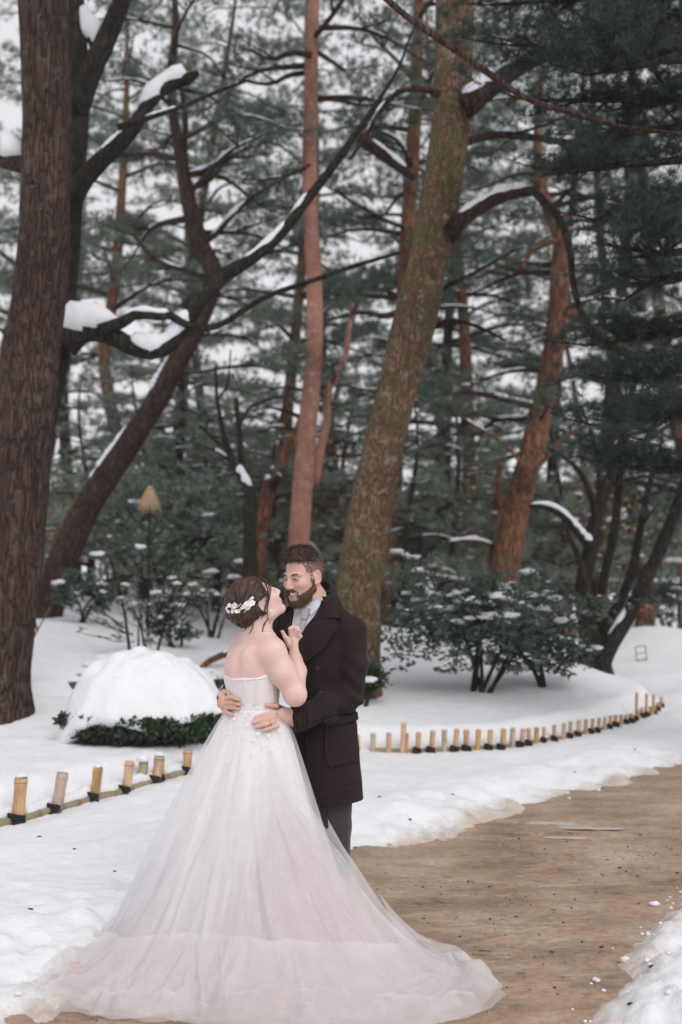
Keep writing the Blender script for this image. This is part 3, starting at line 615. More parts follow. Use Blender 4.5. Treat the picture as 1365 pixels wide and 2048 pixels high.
pine('pine_tree', 'pine just beyond the right edge whose dark boughs hang over the path', tn, [], M['bark_dark'], M['needle_dark'], 99, sides=32, dust=0, hidden=ln_, grow_kw=dict(dens=56, sec=6.5, seclen=0.66, tl=0.12, nn=34, w=0.0048, t0=0.3, vs=.42))
# hanging sprays over the centre top
# --- background pines
BG = [  # px at base, depth, height, lean px, low, kind, seed
    (-60, 24, 13, 60, .30, 0), (150, 27, 14, -30, .25, 1), (330, 24, 12, 40, .35, 2), (440, 30, 14, -40, .28, 3), (545, 24, 12.5, 30, .40, 4),
    (690, 27, 14, -30, .28, 5), (770, 22, 11.5, 40, .40, 6), (880, 25, 13, 20, .22, 7), (965, 21, 11, -30, .30, 8), (1090, 26, 13.5, 30, .22, 9),
    (1190, 20, 12, 40, .3, 10), (1290, 24, 13, -40, .2, 11), (1420, 20, 12, -60, .2, 12), (60, 33, 11, 40, .12, 13), (600, 36, 9.5, 40, .12, 14), (930, 36, 11, -30, .12, 15), (260, 38, 9.5, 30, .12, 16), (1200, 38, 12, -30, .12, 17), (-330, 21, 12, 30, .2, 18), (-620, 24, 12, 30, .2, 19), (-250, 30, 12, 20, .1, 20), (1640, 22, 12, -20, .2, 21), (1850, 27, 12, -20, .15, 22)]
LBL = ['tall pine far behind the furrowed trunk', 'tall pine seen between the black trunk and the leaning one', 'pine with layered boughs behind the leaning trunk', 'tall pine behind the bare forked tree', 'pine with open crown just left of the red pine', 'tall pine seen between the red pine and the mossy trunk',
       'pine with crown open to the sky beside the mossy trunk', 'pine behind the mossy trunk with low boughs', 'pine left of the rust-barked pine', 'pine right behind the rust-barked pine', 'pine above the many-stemmed dark tree', 'pine far behind the many-stemmed dark tree', 'pine beyond the right edge over the snow mound',
       'distant tall pine past the stream bank', 'distant tall pine straight behind the couple', 'distant tall pine past the evergreen shrub', 'distant tall pine past the straw cone', 'distant tall pine past the fence bend', 'pine beyond the left edge past the furrowed trunk', 'pine well beyond the left edge of the garden', 'distant pine beyond the left edge behind the stream', 'pine beyond the right edge behind the hanging boughs', 'distant pine well beyond the right edge of the path']
for (px, Y, h, lean, low, k) in BG:
    rng = rs(200 + k); b0 = P(px, 1150, Y); z0 = gz(b0[0], Y) - 0.1; s = Y / FPX
    h *= 1.3; n = 16; t = np.linspace(0, 1, n); wob = 0.25 * np.sin(t * rng.uniform(4, 8) + rng.uniform(0, 6)) * t
    tr = np.stack([b0[0] + lean * s * t * 3 + wob, Y + 0.3 * wob, z0 + h * t, 0.17 * (1 - t) ** 0.8 + 0.02], -1)
    far = Y > 30
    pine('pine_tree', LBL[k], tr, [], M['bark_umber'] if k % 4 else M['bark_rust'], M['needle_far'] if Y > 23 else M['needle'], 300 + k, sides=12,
         hidden=auto_limbs(tr, rng, int(h * 1.6), low, 3.1, 0.9, rise=0.1), group=None, dust=.25, clump=14,
         grow_kw=dict(dens=30 if not far else 18, sec=2.0, seclen=1.05, tl=0.2 if not far else 0.27, nn=20 if not far else 16, w=0.013 if not far else 0.02, t0=0.3, twigs=False))
# --- young pines with low soft boughs filling the middle distance
YP = [(285, 19.0, 4.6, 'young pine with low soft boughs behind the straw cone'), (430, 18.5, 4.0, 'young pine with low soft boughs left of the forked tree'), (560, 18.0, 4.4, 'young pine with low soft boughs right behind the two heads'), (690, 20, 5.2, 'young pine with low boughs between red pine and mossy trunk'),
      (815, 17.5, 4.2, 'young pine with low pale boughs just right of the mossy trunk'), (905, 18.5, 5.2, 'young pine with low pale boughs above the evergreen shrub'), (1120, 19.5, 5.0, 'young pine with low boughs behind the many-stemmed tree'), (175, 20, 4.6, 'young pine with low boughs left of the straw cone')]
for k, (px, Y, h, lb) in enumerate(YP):
    rng = rs(500 + k); b0 = P(px, 1150, Y); z0 = gz(b0[0], Y) - 0.1; t = np.linspace(0, 1, 14)
    tr = np.stack([b0[0] + .25 * np.sin(t * 5 + k) * t, Y + .1 * np.sin(t * 4 + k), z0 + h * t, .07 * (1 - t) + .012], -1)
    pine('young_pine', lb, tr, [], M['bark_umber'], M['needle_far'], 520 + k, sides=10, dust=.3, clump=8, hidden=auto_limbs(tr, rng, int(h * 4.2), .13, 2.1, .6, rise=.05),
         grow_kw=dict(dens=24, sec=2.6, seclen=.85, tl=.16, nn=20, w=.010, t0=.25, twigs=False, vs=.3))
print('needle tris', TRI[0])
# ------------------------------------------------------------------ shrubs and undergrowth
def leaves(C, N_, size, rng, asp=0.42):
    """one bent leaf (two triangles each side of the rib) at every C pointing along N_"""
    n = len(C); d = norm(N_); s = norm(np.cross(d, rng.normal(size=(n, 3)))); up = np.cross(s, d); L = size * rng.uniform(.65, 1.2, (n, 1))
    m_ = C + d * L * .5 + up * L * .06; V = np.stack([C, m_ + s * L * asp * .5, C + d * L - up * L * .05, m_ - s * L * asp * .5], 1).reshape(-1, 3)
    return V, np.arange(4 * n).reshape(-1, 4)
def shrub(name, label, px, py, Y, half, h, seed, mat, size=.06, n=4000, stems=5, snowc=0, whorl=5, hollow=.45, flat=.5, lift=.25, barkm=None, group=None, cat='shrub', clr=.08, depthk=.7, lum=.35):
    """spreading shrub: stems from one base, leaf whorls filling a lumpy flattened crown"""
    rng = rs(seed); b = P(px, py, Y); z0 = gz(b[0], b[1]); root = thing(name, (b[0], b[1], z0), label, cat, group)
    k = n // whorl; d = norm(rng.normal(size=(k, 3))); d[:, 2] = np.abs(d[:, 2]) * rng.choice([1, 1, 1, -0.55], k)
    lump = 1 + lum * fbm(d * 2.4 + seed, 3, seed); rad = rng.uniform(hollow, 1, (k, 1)) ** .6
    lay = np.floor(rng.uniform(0, 4, k)) / 4
    c = np.array([b[0], b[1], z0 + h * (.5 + lift * .2)]) + d * rad * lump[:, None] * np.array([half, half * depthk, h * flat])
    c[:, 2] = np.maximum(c[:, 2], z0 + clr); c[:, 2] += .04 * np.sin(c[:, 0] * 9 + seed)
    out = norm(d + [0, 0, .35])
    CC = np.repeat(c, whorl, 0); NN = norm(np.repeat(out, whorl, 0) * .45 + rng.normal(0, .6, (len(CC), 3)) * [1, 1, .55])
    obj('crown', leaves(CC, NN, size, rng), mat, root, smooth=False, kind='stuff')
    for s in range(stems):
        e = c[rng.integers(len(c))]; m_ = np.array([b[0], b[1], z0 - .08]) + rng.normal(0, .06, 3) * [1, 1, 0]
        mid = m_ * .55 + e * .45 + np.array([0, 0, .18 * h]); obj('stem', MB().add(*tube(catmull(np.array([[*m_, .028], [*mid, .016], [*e, .005]]), 14)[:, :3], np.linspace(.026, .005, 14), 7)), barkm or M['bark_dark'], root)
    tw = MB()
    for e in c[rng.choice(len(c), min(90, len(c)), replace=False)]:
        a = np.array([b[0], b[1], z0 + .3 * h]) * .45 + e * .55; tw.add(*tube(catmull(np.array([a, (a + e) / 2 + rng.normal(0, .03, 3), e]), 6), np.linspace(.007, .003, 6), 4))
    obj('branchwork', tw, barkm or M['bark_dark'], root, kind='stuff')
    if snowc:
        top = c[c[:, 2] > np.quantile(c[:, 2], .35)]; obj('snow_clump', clumps(top, rng, int(snowc * 1.3), min(size * 1.0, .085)), M['snow_lump'], root, kind='stuff')
    return root
# snow-covered rounded bush behind the left fence
bb = P(292, 1440, 8.55); zb = gz(bb[0], bb[1])
bush = thing('round_bush', (bb[0], bb[1], zb), 'low clipped evergreen bush buried under a thick dome of snow by the left fence', 'bush')
rng = rs(140); k = 5600; a = rng.uniform(math.radians(192), math.radians(375), k); hh = rng.uniform(0.0, .235, k)
rr = (1 + .16 * fbm(np.stack([np.cos(a) * 3, np.sin(a) * 3, hh * 6], -1), 3, 7)) * rng.uniform(.70, 1.06, k) * (.76 + .24 * sstep(0, .16, hh))
C = np.stack([bb[0] + .03 + rr * .69 * np.cos(a), bb[1] + .02 + rr * .575 * np.sin(a), zb + .0 + hh], -1)
CC = np.repeat(C, 4, 0); out = np.repeat(np.stack([np.cos(a), np.sin(a), .35 + 0 * a], -1), 4, 0)
obj('crown', leaves(CC, norm(out * .6 + rng.normal(0, .65, (len(CC), 3))), .050, rng, .5), M['leaf_bush'], bush, smooth=False, kind='stuff')
nu, nv = 120, 60; u = np.arange(nu) * 2 * math.pi / nu; v = np.linspace(0, 1, nv); U, Vv = np.meshgrid(u, v)
front = sstep(.05, .75, -np.sin(U - .18)); nz = fbm(np.stack([np.cos(U) * 3.2, np.sin(U) * 3.2, 0 * U], -1), 4, 13)
zrim = zb - .06 + front * (.31 + .045 * nz) - .10 * front * sstep(.2, .9, -np.cos(U)) * (1 + nz); ztop = zb + .74
R_ = Vv ** .85 * (1 + .07 * fbm(np.stack([np.cos(U) * 2, np.sin(U) * 2, 0 * U + 4], -1), 3, 3)); Z = zrim + (ztop - zrim) * (1 - Vv ** 2.4) ** .75
X_, Y_ = bb[0] + R_ * .74 * np.cos(U), bb[1] + .08 + R_ * .66 * np.sin(U)
lum = (.075 * fbm(np.stack([X_ * 2.6, Y_ * 2.6, 0 * U], -1), 5, 6) + .02 * fbm(np.stack([X_ * 11, Y_ * 11, Z * 9], -1), 3, 16)) * (1 - .5 * Vv ** 6)
V_ = np.stack([X_, Y_, Z + lum + .05 * R_ * np.sin(U)], -1)
V2 = V_.copy(); V2[..., 2] = np.minimum(V_[..., 2] - .03, zb + .16); V2[..., :2] = bb[:2] + (V2[..., :2] - bb[:2]) * (1 - .14 * Vv[..., None] * front[..., None])
F1 = grid_faces(nv, nu, True); n1_ = nv * nu; rimf = np.arange(nu) + (nv - 1) * nu; r2 = (np.arange(nu) + 1) % nu + (nv - 1) * nu
obj('snow_cap', (np.vstack([V_.reshape(-1, 3), V2.reshape(-1, 3)]), np.vstack([F1[:, ::-1], F1 + n1_, np.stack([rimf, rimf + n1_, r2 + n1_, r2], -1)])), M['snow'], bush)
for s in range(6):
    a_ = s * 1.05; obj('stem', MB().add(*tube(np.array([[bb[0] + .1 * math.cos(a_), bb[1] + .1 * math.sin(a_), zb - .1], [bb[0] + .3 * math.cos(a_), bb[1] + .25 * math.sin(a_), zb + .4]]), np.array([.02, .01]), 6)), M['bark_dark'], bush)

shrub('evergreen_shrub', 'wide evergreen shrub dusted with snow between the mossy trunk and the many-stemmed tree', 960, 1440, 10.7, 1.30, 1.35, 151, M['leaf'], .075, 8000, 7, 85, lift=-.2, flat=.46, clr=.26, hollow=.2, lum=.85)
shrub('evergreen_shrub', 'low leafy branches reaching from the evergreen shrub towards the fence bend', 1085, 1420, 11.2, .62, .62, 152, M['leaf'], .065, 2600, 4, 10, clr=.18)
shrub('sparse_shrub', 'sparse pale-leaved shrub standing in snow behind the bride, left', 300, 1290, 12.0, .75, 1.5, 153, M['leaf_pale'], .075, 620, 6, 12, hollow=.15, clr=.2, lum=.7)
shrub('sparse_shrub', 'dense blue-green young conifer behind the bride, snow on its skirts', 330, 1220, 16.5, 1.5, 2.3, 154, M['needle_far'], .12, 6000, 5, 12, clr=.75, lum=.6)
shrub('sparse_shrub', 'small twiggy shrub with a few leaves at the bride elbow, snow round it', 405, 1352, 10.2, .34, .24, 155, M['leaf_pale'], .05, 520, 6, 12, clr=.05)
shrub('sparse_shrub', 'little leafy plant by the foot of the leaning pine', 165, 1215, 14.2, .5, .62, 156, M['leaf'], .09, 900, 4, 6, clr=.12)
shrub('sparse_shrub', 'snow-dusted shrub to the left of the forked tree', 425, 1215, 14.5, .9, .9, 157, M['leaf_pale'], .08, 420, 5, 14, clr=.15, lum=.7)
shrub('evergreen_shrub', 'dark evergreen clump right of the many-stemmed tree above the mound', 1352, 1235, 20.0, 1.0, 1.2, 158, M['leaf'], .11, 2600, 4, 14)
shrub('russet_shrub', 'russet leafy shrub on top of the snow mound', 1268, 1245, 19.5, .42, .55, 159, M['twig_red'], .10, 700, 4, 6)
shrub('russet_shrub', 'rusty twiggy shrub glimpsed left of the leaning pine', 110, 1040, 24.0, 1.3, 1.6, 160, M['twig_red'], .16, 2200, 4, 6, clr=.6)
shrub('evergreen_shrub', 'dark little shrub with snow below the straw cone', 345, 1245, 13.4, .32, .36, 161, M['leaf_bush'], .07, 700, 4, 4)
shrub('evergreen_shrub', 'moss and ferns at the foot of the big mossy trunk', 716, 1468, 9.85, .30, .34, 162, M['leaf_bush'], .06, 900, 3, 2, clr=.04)
for k, (px, py, Y, hw, h, n, lb) in enumerate([(780, 1190, 22, 1.8, 2.4, 4200, 'soft blue-green young pine right of the mossy trunk'), (880, 1150, 26, 2.2, 3.6, 5200, 'blue-green young pine left of the rust-barked pine'), (560, 1150, 23, 1.9, 3.0, 5000, 'soft green young pine behind the two faces'),
      (430, 1120, 26, 2.3, 4.2, 5600, 'tall young conifer behind the forked tree'), (200, 1120, 25, 1.8, 2.6, 3600, 'young conifer behind the leaning pine foot'), (1130, 1130, 24, 1.8, 3.4, 4200, 'young conifer behind the many-stemmed tree'), (690, 1120, 30, 2.4, 4.4, 5200, 'tall young conifer seen right of the groom head'), (1330, 1120, 26, 2.2, 4.0, 4200, 'young conifer at the right edge above the mound'), (1000, 1120, 30, 2.4, 4.6, 4800, 'tall young conifer far behind the rust-barked pine'), (300, 1110, 32, 2.4, 4.6, 4400, 'tall young conifer far behind the straw cone'), (20, 1120, 28, 2.2, 4.2, 3600, 'young conifer far behind the furrowed trunk')]):
    shrub('young_conifer', lb, px, py, Y, hw, h, 170 + k, M['needle_far'], .19, n, 4, 12, whorl=6, hollow=.3, flat=.55, clr=.5, lum=.6, cat='tree', barkm=M['twig'])
M['leaf_tan'] = foliage('leaf_tan', (0.22, 0.15, 0.09), (0.42, 0.30, 0.20), 0.7)
for k, (px, py, Y, hw, h, n, lb) in enumerate([(655, 1120, 19.0, 1.1, 3.6, 420, 'sparse tan-leaved shrub between the red pine and the mossy trunk'), (960, 1120, 21, 1.3, 3.8, 420, 'sparse tan-leaved shrub left of the rust-barked pine'), (225, 1110, 21, 1.3, 2.8, 420, 'sparse tan-leaved shrub behind the leaning pine'), (1215, 1120, 19, 1.3, 3.2, 420, 'sparse tan-leaved shrub behind the many-stemmed tree'), (470, 1120, 22, 1.3, 3.0, 320, 'sparse tan-leaved shrub left of the bride hair')]):
    shrub('tan_shrub', lb, px, py, Y, hw, h, 190 + k, M['leaf_tan'], .13, n, 6, 16, whorl=2, hollow=.1, flat=.5, clr=.3, lum=.8, barkm=M['twig'])
# golden reeds along the far bank
def reeds(px0, px1, Y, n, h, seed, label):
    rng = rs(seed); x0, x1 = P(px0, 1150, Y)[0], P(px1, 1150, Y)[0]; x = rng.uniform(x0, x1, n); y = Y + rng.normal(0, .5, n); z = ground(x, y) - .05
    V, F = strands(np.stack([x, y, z], -1), np.stack([rng.normal(0, .18, n), rng.normal(0, .18, n), np.ones(n)], -1), h, .022, rng, .18, .15, 5)
    obj('reed_bed', (V, F), M['straw'], smooth=False, kind='stuff', label=label, cat='reeds')
reeds(745, 960, 24, 900, .9, 31, 'dry golden reeds along the far bank right of the mossy trunk'); reeds(1020, 1150, 23, 500, .8, 32, 'dry golden reeds far behind the rust-barked pine'); reeds(250, 470, 27, 500, .8, 33, 'dry golden grass far behind the bare forked tree')

# far wood closing the view
rng = rs(400); Vs, Fs, o_ = [], [], 0
C, A = [], []
for k in range(46):
    Y = rng.uniform(44, 66); x = rng.uniform(-.42, .42) * Y; h = rng.uniform(4.5, 8.0); n = 520
    t = rng.uniform(.02, 1, n); a = rng.uniform(0, 6.28, n); r = (1.05 - t) * rng.uniform(1.6, 2.6) * rng.uniform(.4, 1, n) + .2
    z = np.floor(t * 11) / 11 * h + rng.normal(0, .18, n); C.append(np.stack([x + r * np.cos(a), Y + r * np.sin(a), 1.0 + z], -1)); A.append(np.stack([np.cos(a), np.sin(a), .2 + 0 * a], -1))
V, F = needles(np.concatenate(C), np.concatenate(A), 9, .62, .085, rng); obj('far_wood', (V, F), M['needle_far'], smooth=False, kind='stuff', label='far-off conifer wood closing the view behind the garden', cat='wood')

# ------------------------------------------------------------------ small garden things
def stone(px, py, r, seed, label):
    w = hit(px, py); root = thing('stone', (w[0], w[1], w[2] - .05), label, 'stone', 'stones along the little stream')
    obj('rock', MB().add(*blob(w + [0, .03, .0], (r, r * .7, r * .62), seed, 16, 12, .3, 1.6)), M['rock'], root); obj('snow_cap', MB().add(*blob(w + [0, .05, r * .50], (r * 1.12, r * .95, r * .42), seed + 9, 18, 12, .15, 1.5, .5)), M['snow_lump'], root)
M['rock'] = simple('rock', (0.07, 0.06, 0.05), .9, .5, 14, .6)
for k, (px, py, r) in enumerate([(150, 1372, .12), (168, 1358, .13), (188, 1342, .13), (210, 1330, .13), (232, 1321, .12), (253, 1312, .12)]): stone(px, py, r, k + 3, 'dark snow-capped stone lining the little stream behind the bush')
w0 = hit(405, 1335); lg = thing('fallen_branch', (w0[0], w0[1], w0[2]), 'curved bare brown branch arching from the snow beside the bride arm', 'branch')
pts = catmull(np.array([P(402, 1338, w0[1]), P(415, 1325, w0[1]), P(432, 1316, w0[1]), P(452, 1308, w0[1]), P(475, 1300, w0[1] + .1), P(500, 1302, w0[1] + .1)]), 24)
obj('wood', MB().add(*tube(pts, np.linspace(.034, .045, 24), 10, bark_rough(5, .12, 3, 6))), M['bark_rust'], lg)
obj('snow_ridge', MB().add(*snow_on(np.hstack([pts, np.full((24, 1), .03)]), .45, .98, .5, 4, .03)), M['snow_lump'], lg)
w0 = hit(66, 1312); tg = thing('sapling', (w0[0], w0[1], w0[2]), 'thin leafless sapling poking out of the snow beside the furrowed trunk', 'sapling')
for pth in ([(66, 1314), (62, 1290), (84, 1245), (103, 1212)], [(62, 1290), (56, 1268), (48, 1250)], [(75, 1262), (70, 1240), (60, 1225)]):
    obj('twig', MB().add(*tube(catmull(np.array([P(a_, b_, w0[1]) for a_, b_ in pth]), 14), np.linspace(.014, .006, 14), 6)), M['twig'], tg)
# straw cone on its pole
w0 = P(300, 1010, 14.0); zg = gz(w0[0], w0[1]); sk = thing('straw_cone', (w0[0], w0[1], zg), 'conical straw winter cover on a pole among the dark conifers', 'straw cover')
top = P(301, 972, 14.0); base = P(300, 1014, 14.0); rng = rs(8); n = 420; a = rng.uniform(0, 6.28, n); rr = .155 * np.sqrt(rng.uniform(.25, 1, n))
ends = np.stack([base[0] + rr * np.cos(a), base[1] + rr * np.sin(a), base[2] + rng.normal(0, .03, n)], -1); st = top + np.stack([.025 * np.cos(a), .025 * np.sin(a), 0 * a], -1)
V, F = strands(st, ends - st, np.linalg.norm(ends - st, axis=1), .016, rng, .03); obj('straw', (V, F), M['straw'], sk, smooth=False, kind='stuff')
aa = np.arange(24) * 2 * math.pi / 24; obj('core', (np.vstack([np.stack([base[0] + .13 * np.cos(aa), base[1] + .13 * np.sin(aa), 0 * aa + base[2] + .02], -1), [top - [0, 0, .03]]]), np.stack([np.arange(24), (np.arange(24) + 1) % 24, np.full(24, 24)], -1)), M['straw'], sk)
obj('tie', MB().add(*tube(np.stack([top[0] + .04 * np.cos(aa), top[1] + .04 * np.sin(aa), 0 * aa + top[2] - .05], -1), np.full(24, .012), 6)), M['twig'], sk)
obj('pole', MB().add(*tube(np.array([[w0[0], w0[1], zg - .2], base + [0, 0, .1]]), np.array([.018, .016]), 8)), M['bark_dark'], sk)
# little wire stand on the mound
wc = P(1283, 1306, 15.6); fs = thing('sign_stand', (wc[0], wc[1], gz(wc[0], wc[1])), 'small leaning empty wire sign frame stuck in the snow slope', 'sign frame')
cn_ = [P(1271, 1294, 15.6), P(1291, 1291, 15.6), P(1294, 1318, 15.6), P(1274, 1321, 15.6)]
for i in range(4): obj('bar', MB().add(*tube(np.array([cn_[i], cn_[(i + 1) % 4]]), np.array([.008, .008]), 6)), M['twig'], fs)
obj('bar', MB().add(*tube(np.array([(cn_[0] + cn_[3]) / 2, (cn_[1] + cn_[2]) / 2]), np.array([.005, .005]), 6)), M['twig'], fs)
for i in (2, 3): obj('leg', MB().add(*tube(np.array([cn_[i], cn_[i] + [0, .05, min(-.1, gz(cn_[i][0], cn_[i][1] + .05) - cn_[i][2] - .05)]]), np.array([.008, .008]), 6)), M['twig'], fs)
# wooden rail fence far on the right
rf0, rf1 = P(1120, 1140, 25), P(1400, 1140, 25); rl = thing('rail_fence', (rf0[0], 25, gz(rf0[0], 25)), 'far brown wooden rail fence with snow on it behind the many-stemmed tree', 'fence')
M['wood'] = simple('wood', (0.16, 0.085, 0.055), .8, .35, 20, .3)
for k, zz in enumerate((1.45, 1.95)):
    obj('rail', box([(rf0[0] + rf1[0]) / 2, 25, zz], [(rf1[0] - rf0[0]) / 2, .04, .06]), M['wood'], rl, smooth=False); obj('snow_ridge', MB().add(*tube(np.stack([np.linspace(rf0[0], rf1[0], 60), np.full(60, 25.0), zz + .07 + 0 * np.linspace(0, 1, 60)], -1), np.full(60, .06), 8, bark_rough(9, .3, 2, 3))), M['snow_lump'], rl)
for k in range(5):
    x = rf0[0] + (rf1[0] - rf0[0]) * (k + .3) / 5; g = gz(x, 25); obj('post', box([x, 25.08, (g - .2 + 2.1) / 2], [.06, .04, (2.1 - g + .2) / 2]), M['wood'], rl, smooth=False)
# ------------------------------------------------------------------ low bamboo edging fence
def bamboo(name, tan, dark):
    m, nt, b = nodes_of(name); n = tex_noise(nt, 6, 4, .6, stretch=(2, 2, .7)); n2 = tex_noise(nt, 60, 3, .6, stretch=(3, 3, .2))
    c = ramp(nt, n.outputs[0], [(.3, dark), (.5, tan), (.75, tuple(min(1, q * 1.18) for q in tan))]); c2 = ramp(nt, n2.outputs[0], [(.3, g1(.8)), (.7, g1(1.1))])
    nt.links.new(mixc(nt, 1.0, c.outputs[0], c2.outputs[0], 'MULTIPLY'), b.inputs['Base Color']); b.inputs['Roughness'].default_value = .5; bump(nt, b, n2.outputs[0], .15, .004); return m
M['bam'] = [bamboo('bamboo_tan', (.56, .34, .19), (.38, .20, .10)), bamboo('bamboo_gold', (.50, .30, .12), (.30, .15, .06)), bamboo('bamboo_pink', (.58, .38, .26), (.42, .25, .16)), bamboo('bamboo_grey', (.46, .36, .29), (.22, .14, .10))]
M['bam_old'] = bamboo('bamboo_old', (.30, .24, .15), (.14, .10, .06)); M['cut'] = simple('bamboo_cut', (.16, .085, .045), .8, .4, 60); M['cord'] = simple('black_cord', (.016, .013, .011), .85, .3, 80)
def stake(root, base, top, r, mat, seed, snow=False, split=False):
    d = top - base; L = np.linalg.norm(d); t = np.linspace(0, 1, 15); rad = np.full(15, r) * (1 + .03 * np.sin(t * 5 + seed)); rad[13] *= 1.07; rad[12] *= 1.03
    sides = 16; C = base + d * t[:, None]; T, N_, B_ = frames(C); a = np.arange(sides) * 2 * math.pi / sides; ring = np.cos(a)[:, None] * N_[0] + np.sin(a)[:, None] * B_[0]
    V = np.concatenate([C[i] + ring * rad[i] for i in range(15)] + [C[-1] + ring * r * .80, C[-1] - norm(d) * .03 + ring * r * .76]); F = grid_faces(17, sides, True)
    o = obj('stake', (V, F), mat, root)
    obj('cut_end', (np.vstack([C[-1] - norm(d) * .018 + ring * r * .79, [C[-1] - norm(d) * .020]]), np.stack([np.arange(sides), (np.arange(sides) + 1) % sides, np.full(sides, sides)], -1)), M['cut'], o)
    rg = C[13]; obj('node', MB().add(*tube(np.vstack([rg + ring * r * 1.02, rg + ring[:1] * r * 1.02]), np.full(sides + 1, r * .09), 5, caps=False)), M['cut'], o)
    if snow: obj('snow_cap', MB().add(*blob(C[-1] + [0, 0, r * .25], (r * .95, r * .9, r * .5), seed, 12, 8, .25, 2, .3)), M['snow_lump'], o)
    return o
def cord(root, p, r, seed):
    rng = rs(seed); mb = MB()
    for k in range(5):
        a = np.linspace(0, 6.6, 18); q = p + np.stack([r * 1.35 * np.cos(a), r * 1.2 * np.sin(a), .012 * k - .02 + .012 * np.sin(a + k)], -1); mb.add(*tube(q, np.full(18, .009), 5))
    for k in range(2): mb.add(*tube(catmull(np.array([p + [0, -r, 0], p + [rng.normal(0, .03), -r - .03, -.02], p + [rng.normal(.01, .03), -r - .04, -.06]]), 8), np.full(8, .005), 5))
    obj('cord_tie', mb, M['cord'], root, kind='stuff')
ba = FENCE[2]; fl = thing('bamboo_fence', (ba[0], ba[1], gz(ba[0], ba[1])), 'low bamboo stake fence running past the snowy round bush, left of the gown', 'fence')
bb_ = FENCE[11]; frr = thing('bamboo_fence', (bb_[0], bb_[1], gz(bb_[0], bb_[1])), 'low bamboo stake fence curving along the path past the evergreen shrub', 'fence')
def fence_y(px):
    q = np.array(FENCE_PX[:21], float); x, y = np.interp(px, q[:, 0], q[:, 0]), np.interp(px, q[:, 0], q[:, 1]); return flat(px, y, FZ)
LP = [(-48, -40, 1578, 21, 1, 0), (34, 43, 1555, 21, 0, 1), (108, 126, 1546, 19, 3, 0), (185, 197, 1535, 16, 1, 1), (249, 260, 1523, 16, 2, 0), (309, 319, 1512, 16, 2, 1), (322, 324, 1514, 10, 1, 0), (374, 376, 1500, 15, 0, 0)]
for k, (x0, x1, yt, w, mi, sn) in enumerate(LP):
    g = fence_y(x0); z = gz(g[0], g[1] - .06); Y = g[1]; top = P(x1, yt, Y); base = np.array([g[0], Y, z - .12])
    stake(fl, base, top, w * .58 * Y / FPX, M['bam'][mi], k + 1, bool(sn)); cord(fl, np.array([g[0], Y - .01, z + .02]), w * .55 * Y / FPX, k)
sp = P(285, 1545, fence_y(285)[1] + .08); obj('split_stake', MB().add(*tube(np.array([sp - [0, 0, .12], sp + [.01, 0, .085]]), np.array([.034, .036]), 9)), M['bam_old'], fl); obj('snow_cap', MB().add(*blob(sp + [.005, 0, .10], (.055, .05, .035), 3, 12, 8, .25, 2, .3)), M['snow_lump'], fl)
for k in range(len(LP) - 1):
    a, b = fence_y(LP[k][0]), fence_y(LP[k + 1][0])
    if LP[k][0] in (309, ): continue
    za, zb_ = gz(a[0], a[1] - .06) + .012, gz(b[0], b[1] - .06) + .012
    A_, B_ = np.array([a[0], a[1] + .012, za]), np.array([b[0], b[1] + .012, zb_])
    obj('rail', MB().add(*tube(np.linspace(A_, A_ * .02 + B_ * .98, 8), np.full(8, .030) * (1 + .1 * np.sin(np.arange(8) * 2.2)), 10)), M['bam_old'], fl)
    obj('snow_ridge', MB().add(*tube(np.linspace(A_, B_, 20) + [0, .085, .03], .045 * np.ones(20), 9, bark_rough(40 + k, .35, 2, 8))), M['snow_lump'], fl)
# right-hand run: (bottom x, top x, top y, width)
RPX = [(716, 713, 1470, 11, 1500), (745, 746, 1468, 9, 1500), (776, 777, 1467, 9, 1502), (804, 806, 1446, 9, 1500), (812, 813, 1465, 5, 1500), (834, 835, 1463, 9, 1508), (861, 864, 1461, 9, 1503), (889, 887, 1461, 9, 1500), (909, 913, 1459, 9, 1498), (933, 933, 1460, 10, 1497), (954, 958, 1458, 9, 1496), (977, 983, 1458, 9, 1500), (1002, 1010, 1457, 9, 1500), (1023, 1029, 1457, 9, 1500), (1040, 1050, 1459, 9, 1498), (1057, 1061, 1457, 8, 1496), (1071, 1076, 1454, 8, 1490), (1087, 1090, 1452, 6, 1486), (1108, 1110, 1449, 7, 1480), (1124, 1129, 1447, 7, 1478), (1139, 1141, 1444, 7, 1476), (1155, 1157, 1441, 8, 1474),
       (1169, 1171, 1438, 7, 1466), (1182, 1184, 1436, 6, 1458), (1195, 1197, 1435, 6, 1458), (1207, 1209, 1434, 6, 1458), (1219, 1220, 1433, 6, 1458), (1231, 1231, 1431, 8, 1458), (1241, 1243, 1429, 6, 1452), (1252, 1253, 1428, 6, 1446), (1263, 1264, 1426, 8, 1446), (1277, 1278, 1424, 5, 1442), (1285, 1286, 1422, 6, 1436), (1294, 1295, 1420, 6, 1434), (1302, 1303, 1417, 5, 1432), (1309, 1310, 1413, 5, 1428), (1315, 1316, 1409, 5, 1424), (1320, 1321, 1404, 5, 1419), (1323, 1324, 1400, 5, 1414), (1322, 1322, 1396, 5, 1409), (1306, 1306, 1390, 5, 1402), (1292, 1292, 1386, 5, 1394), (1272, 1272, 1384, 5, 1390)]
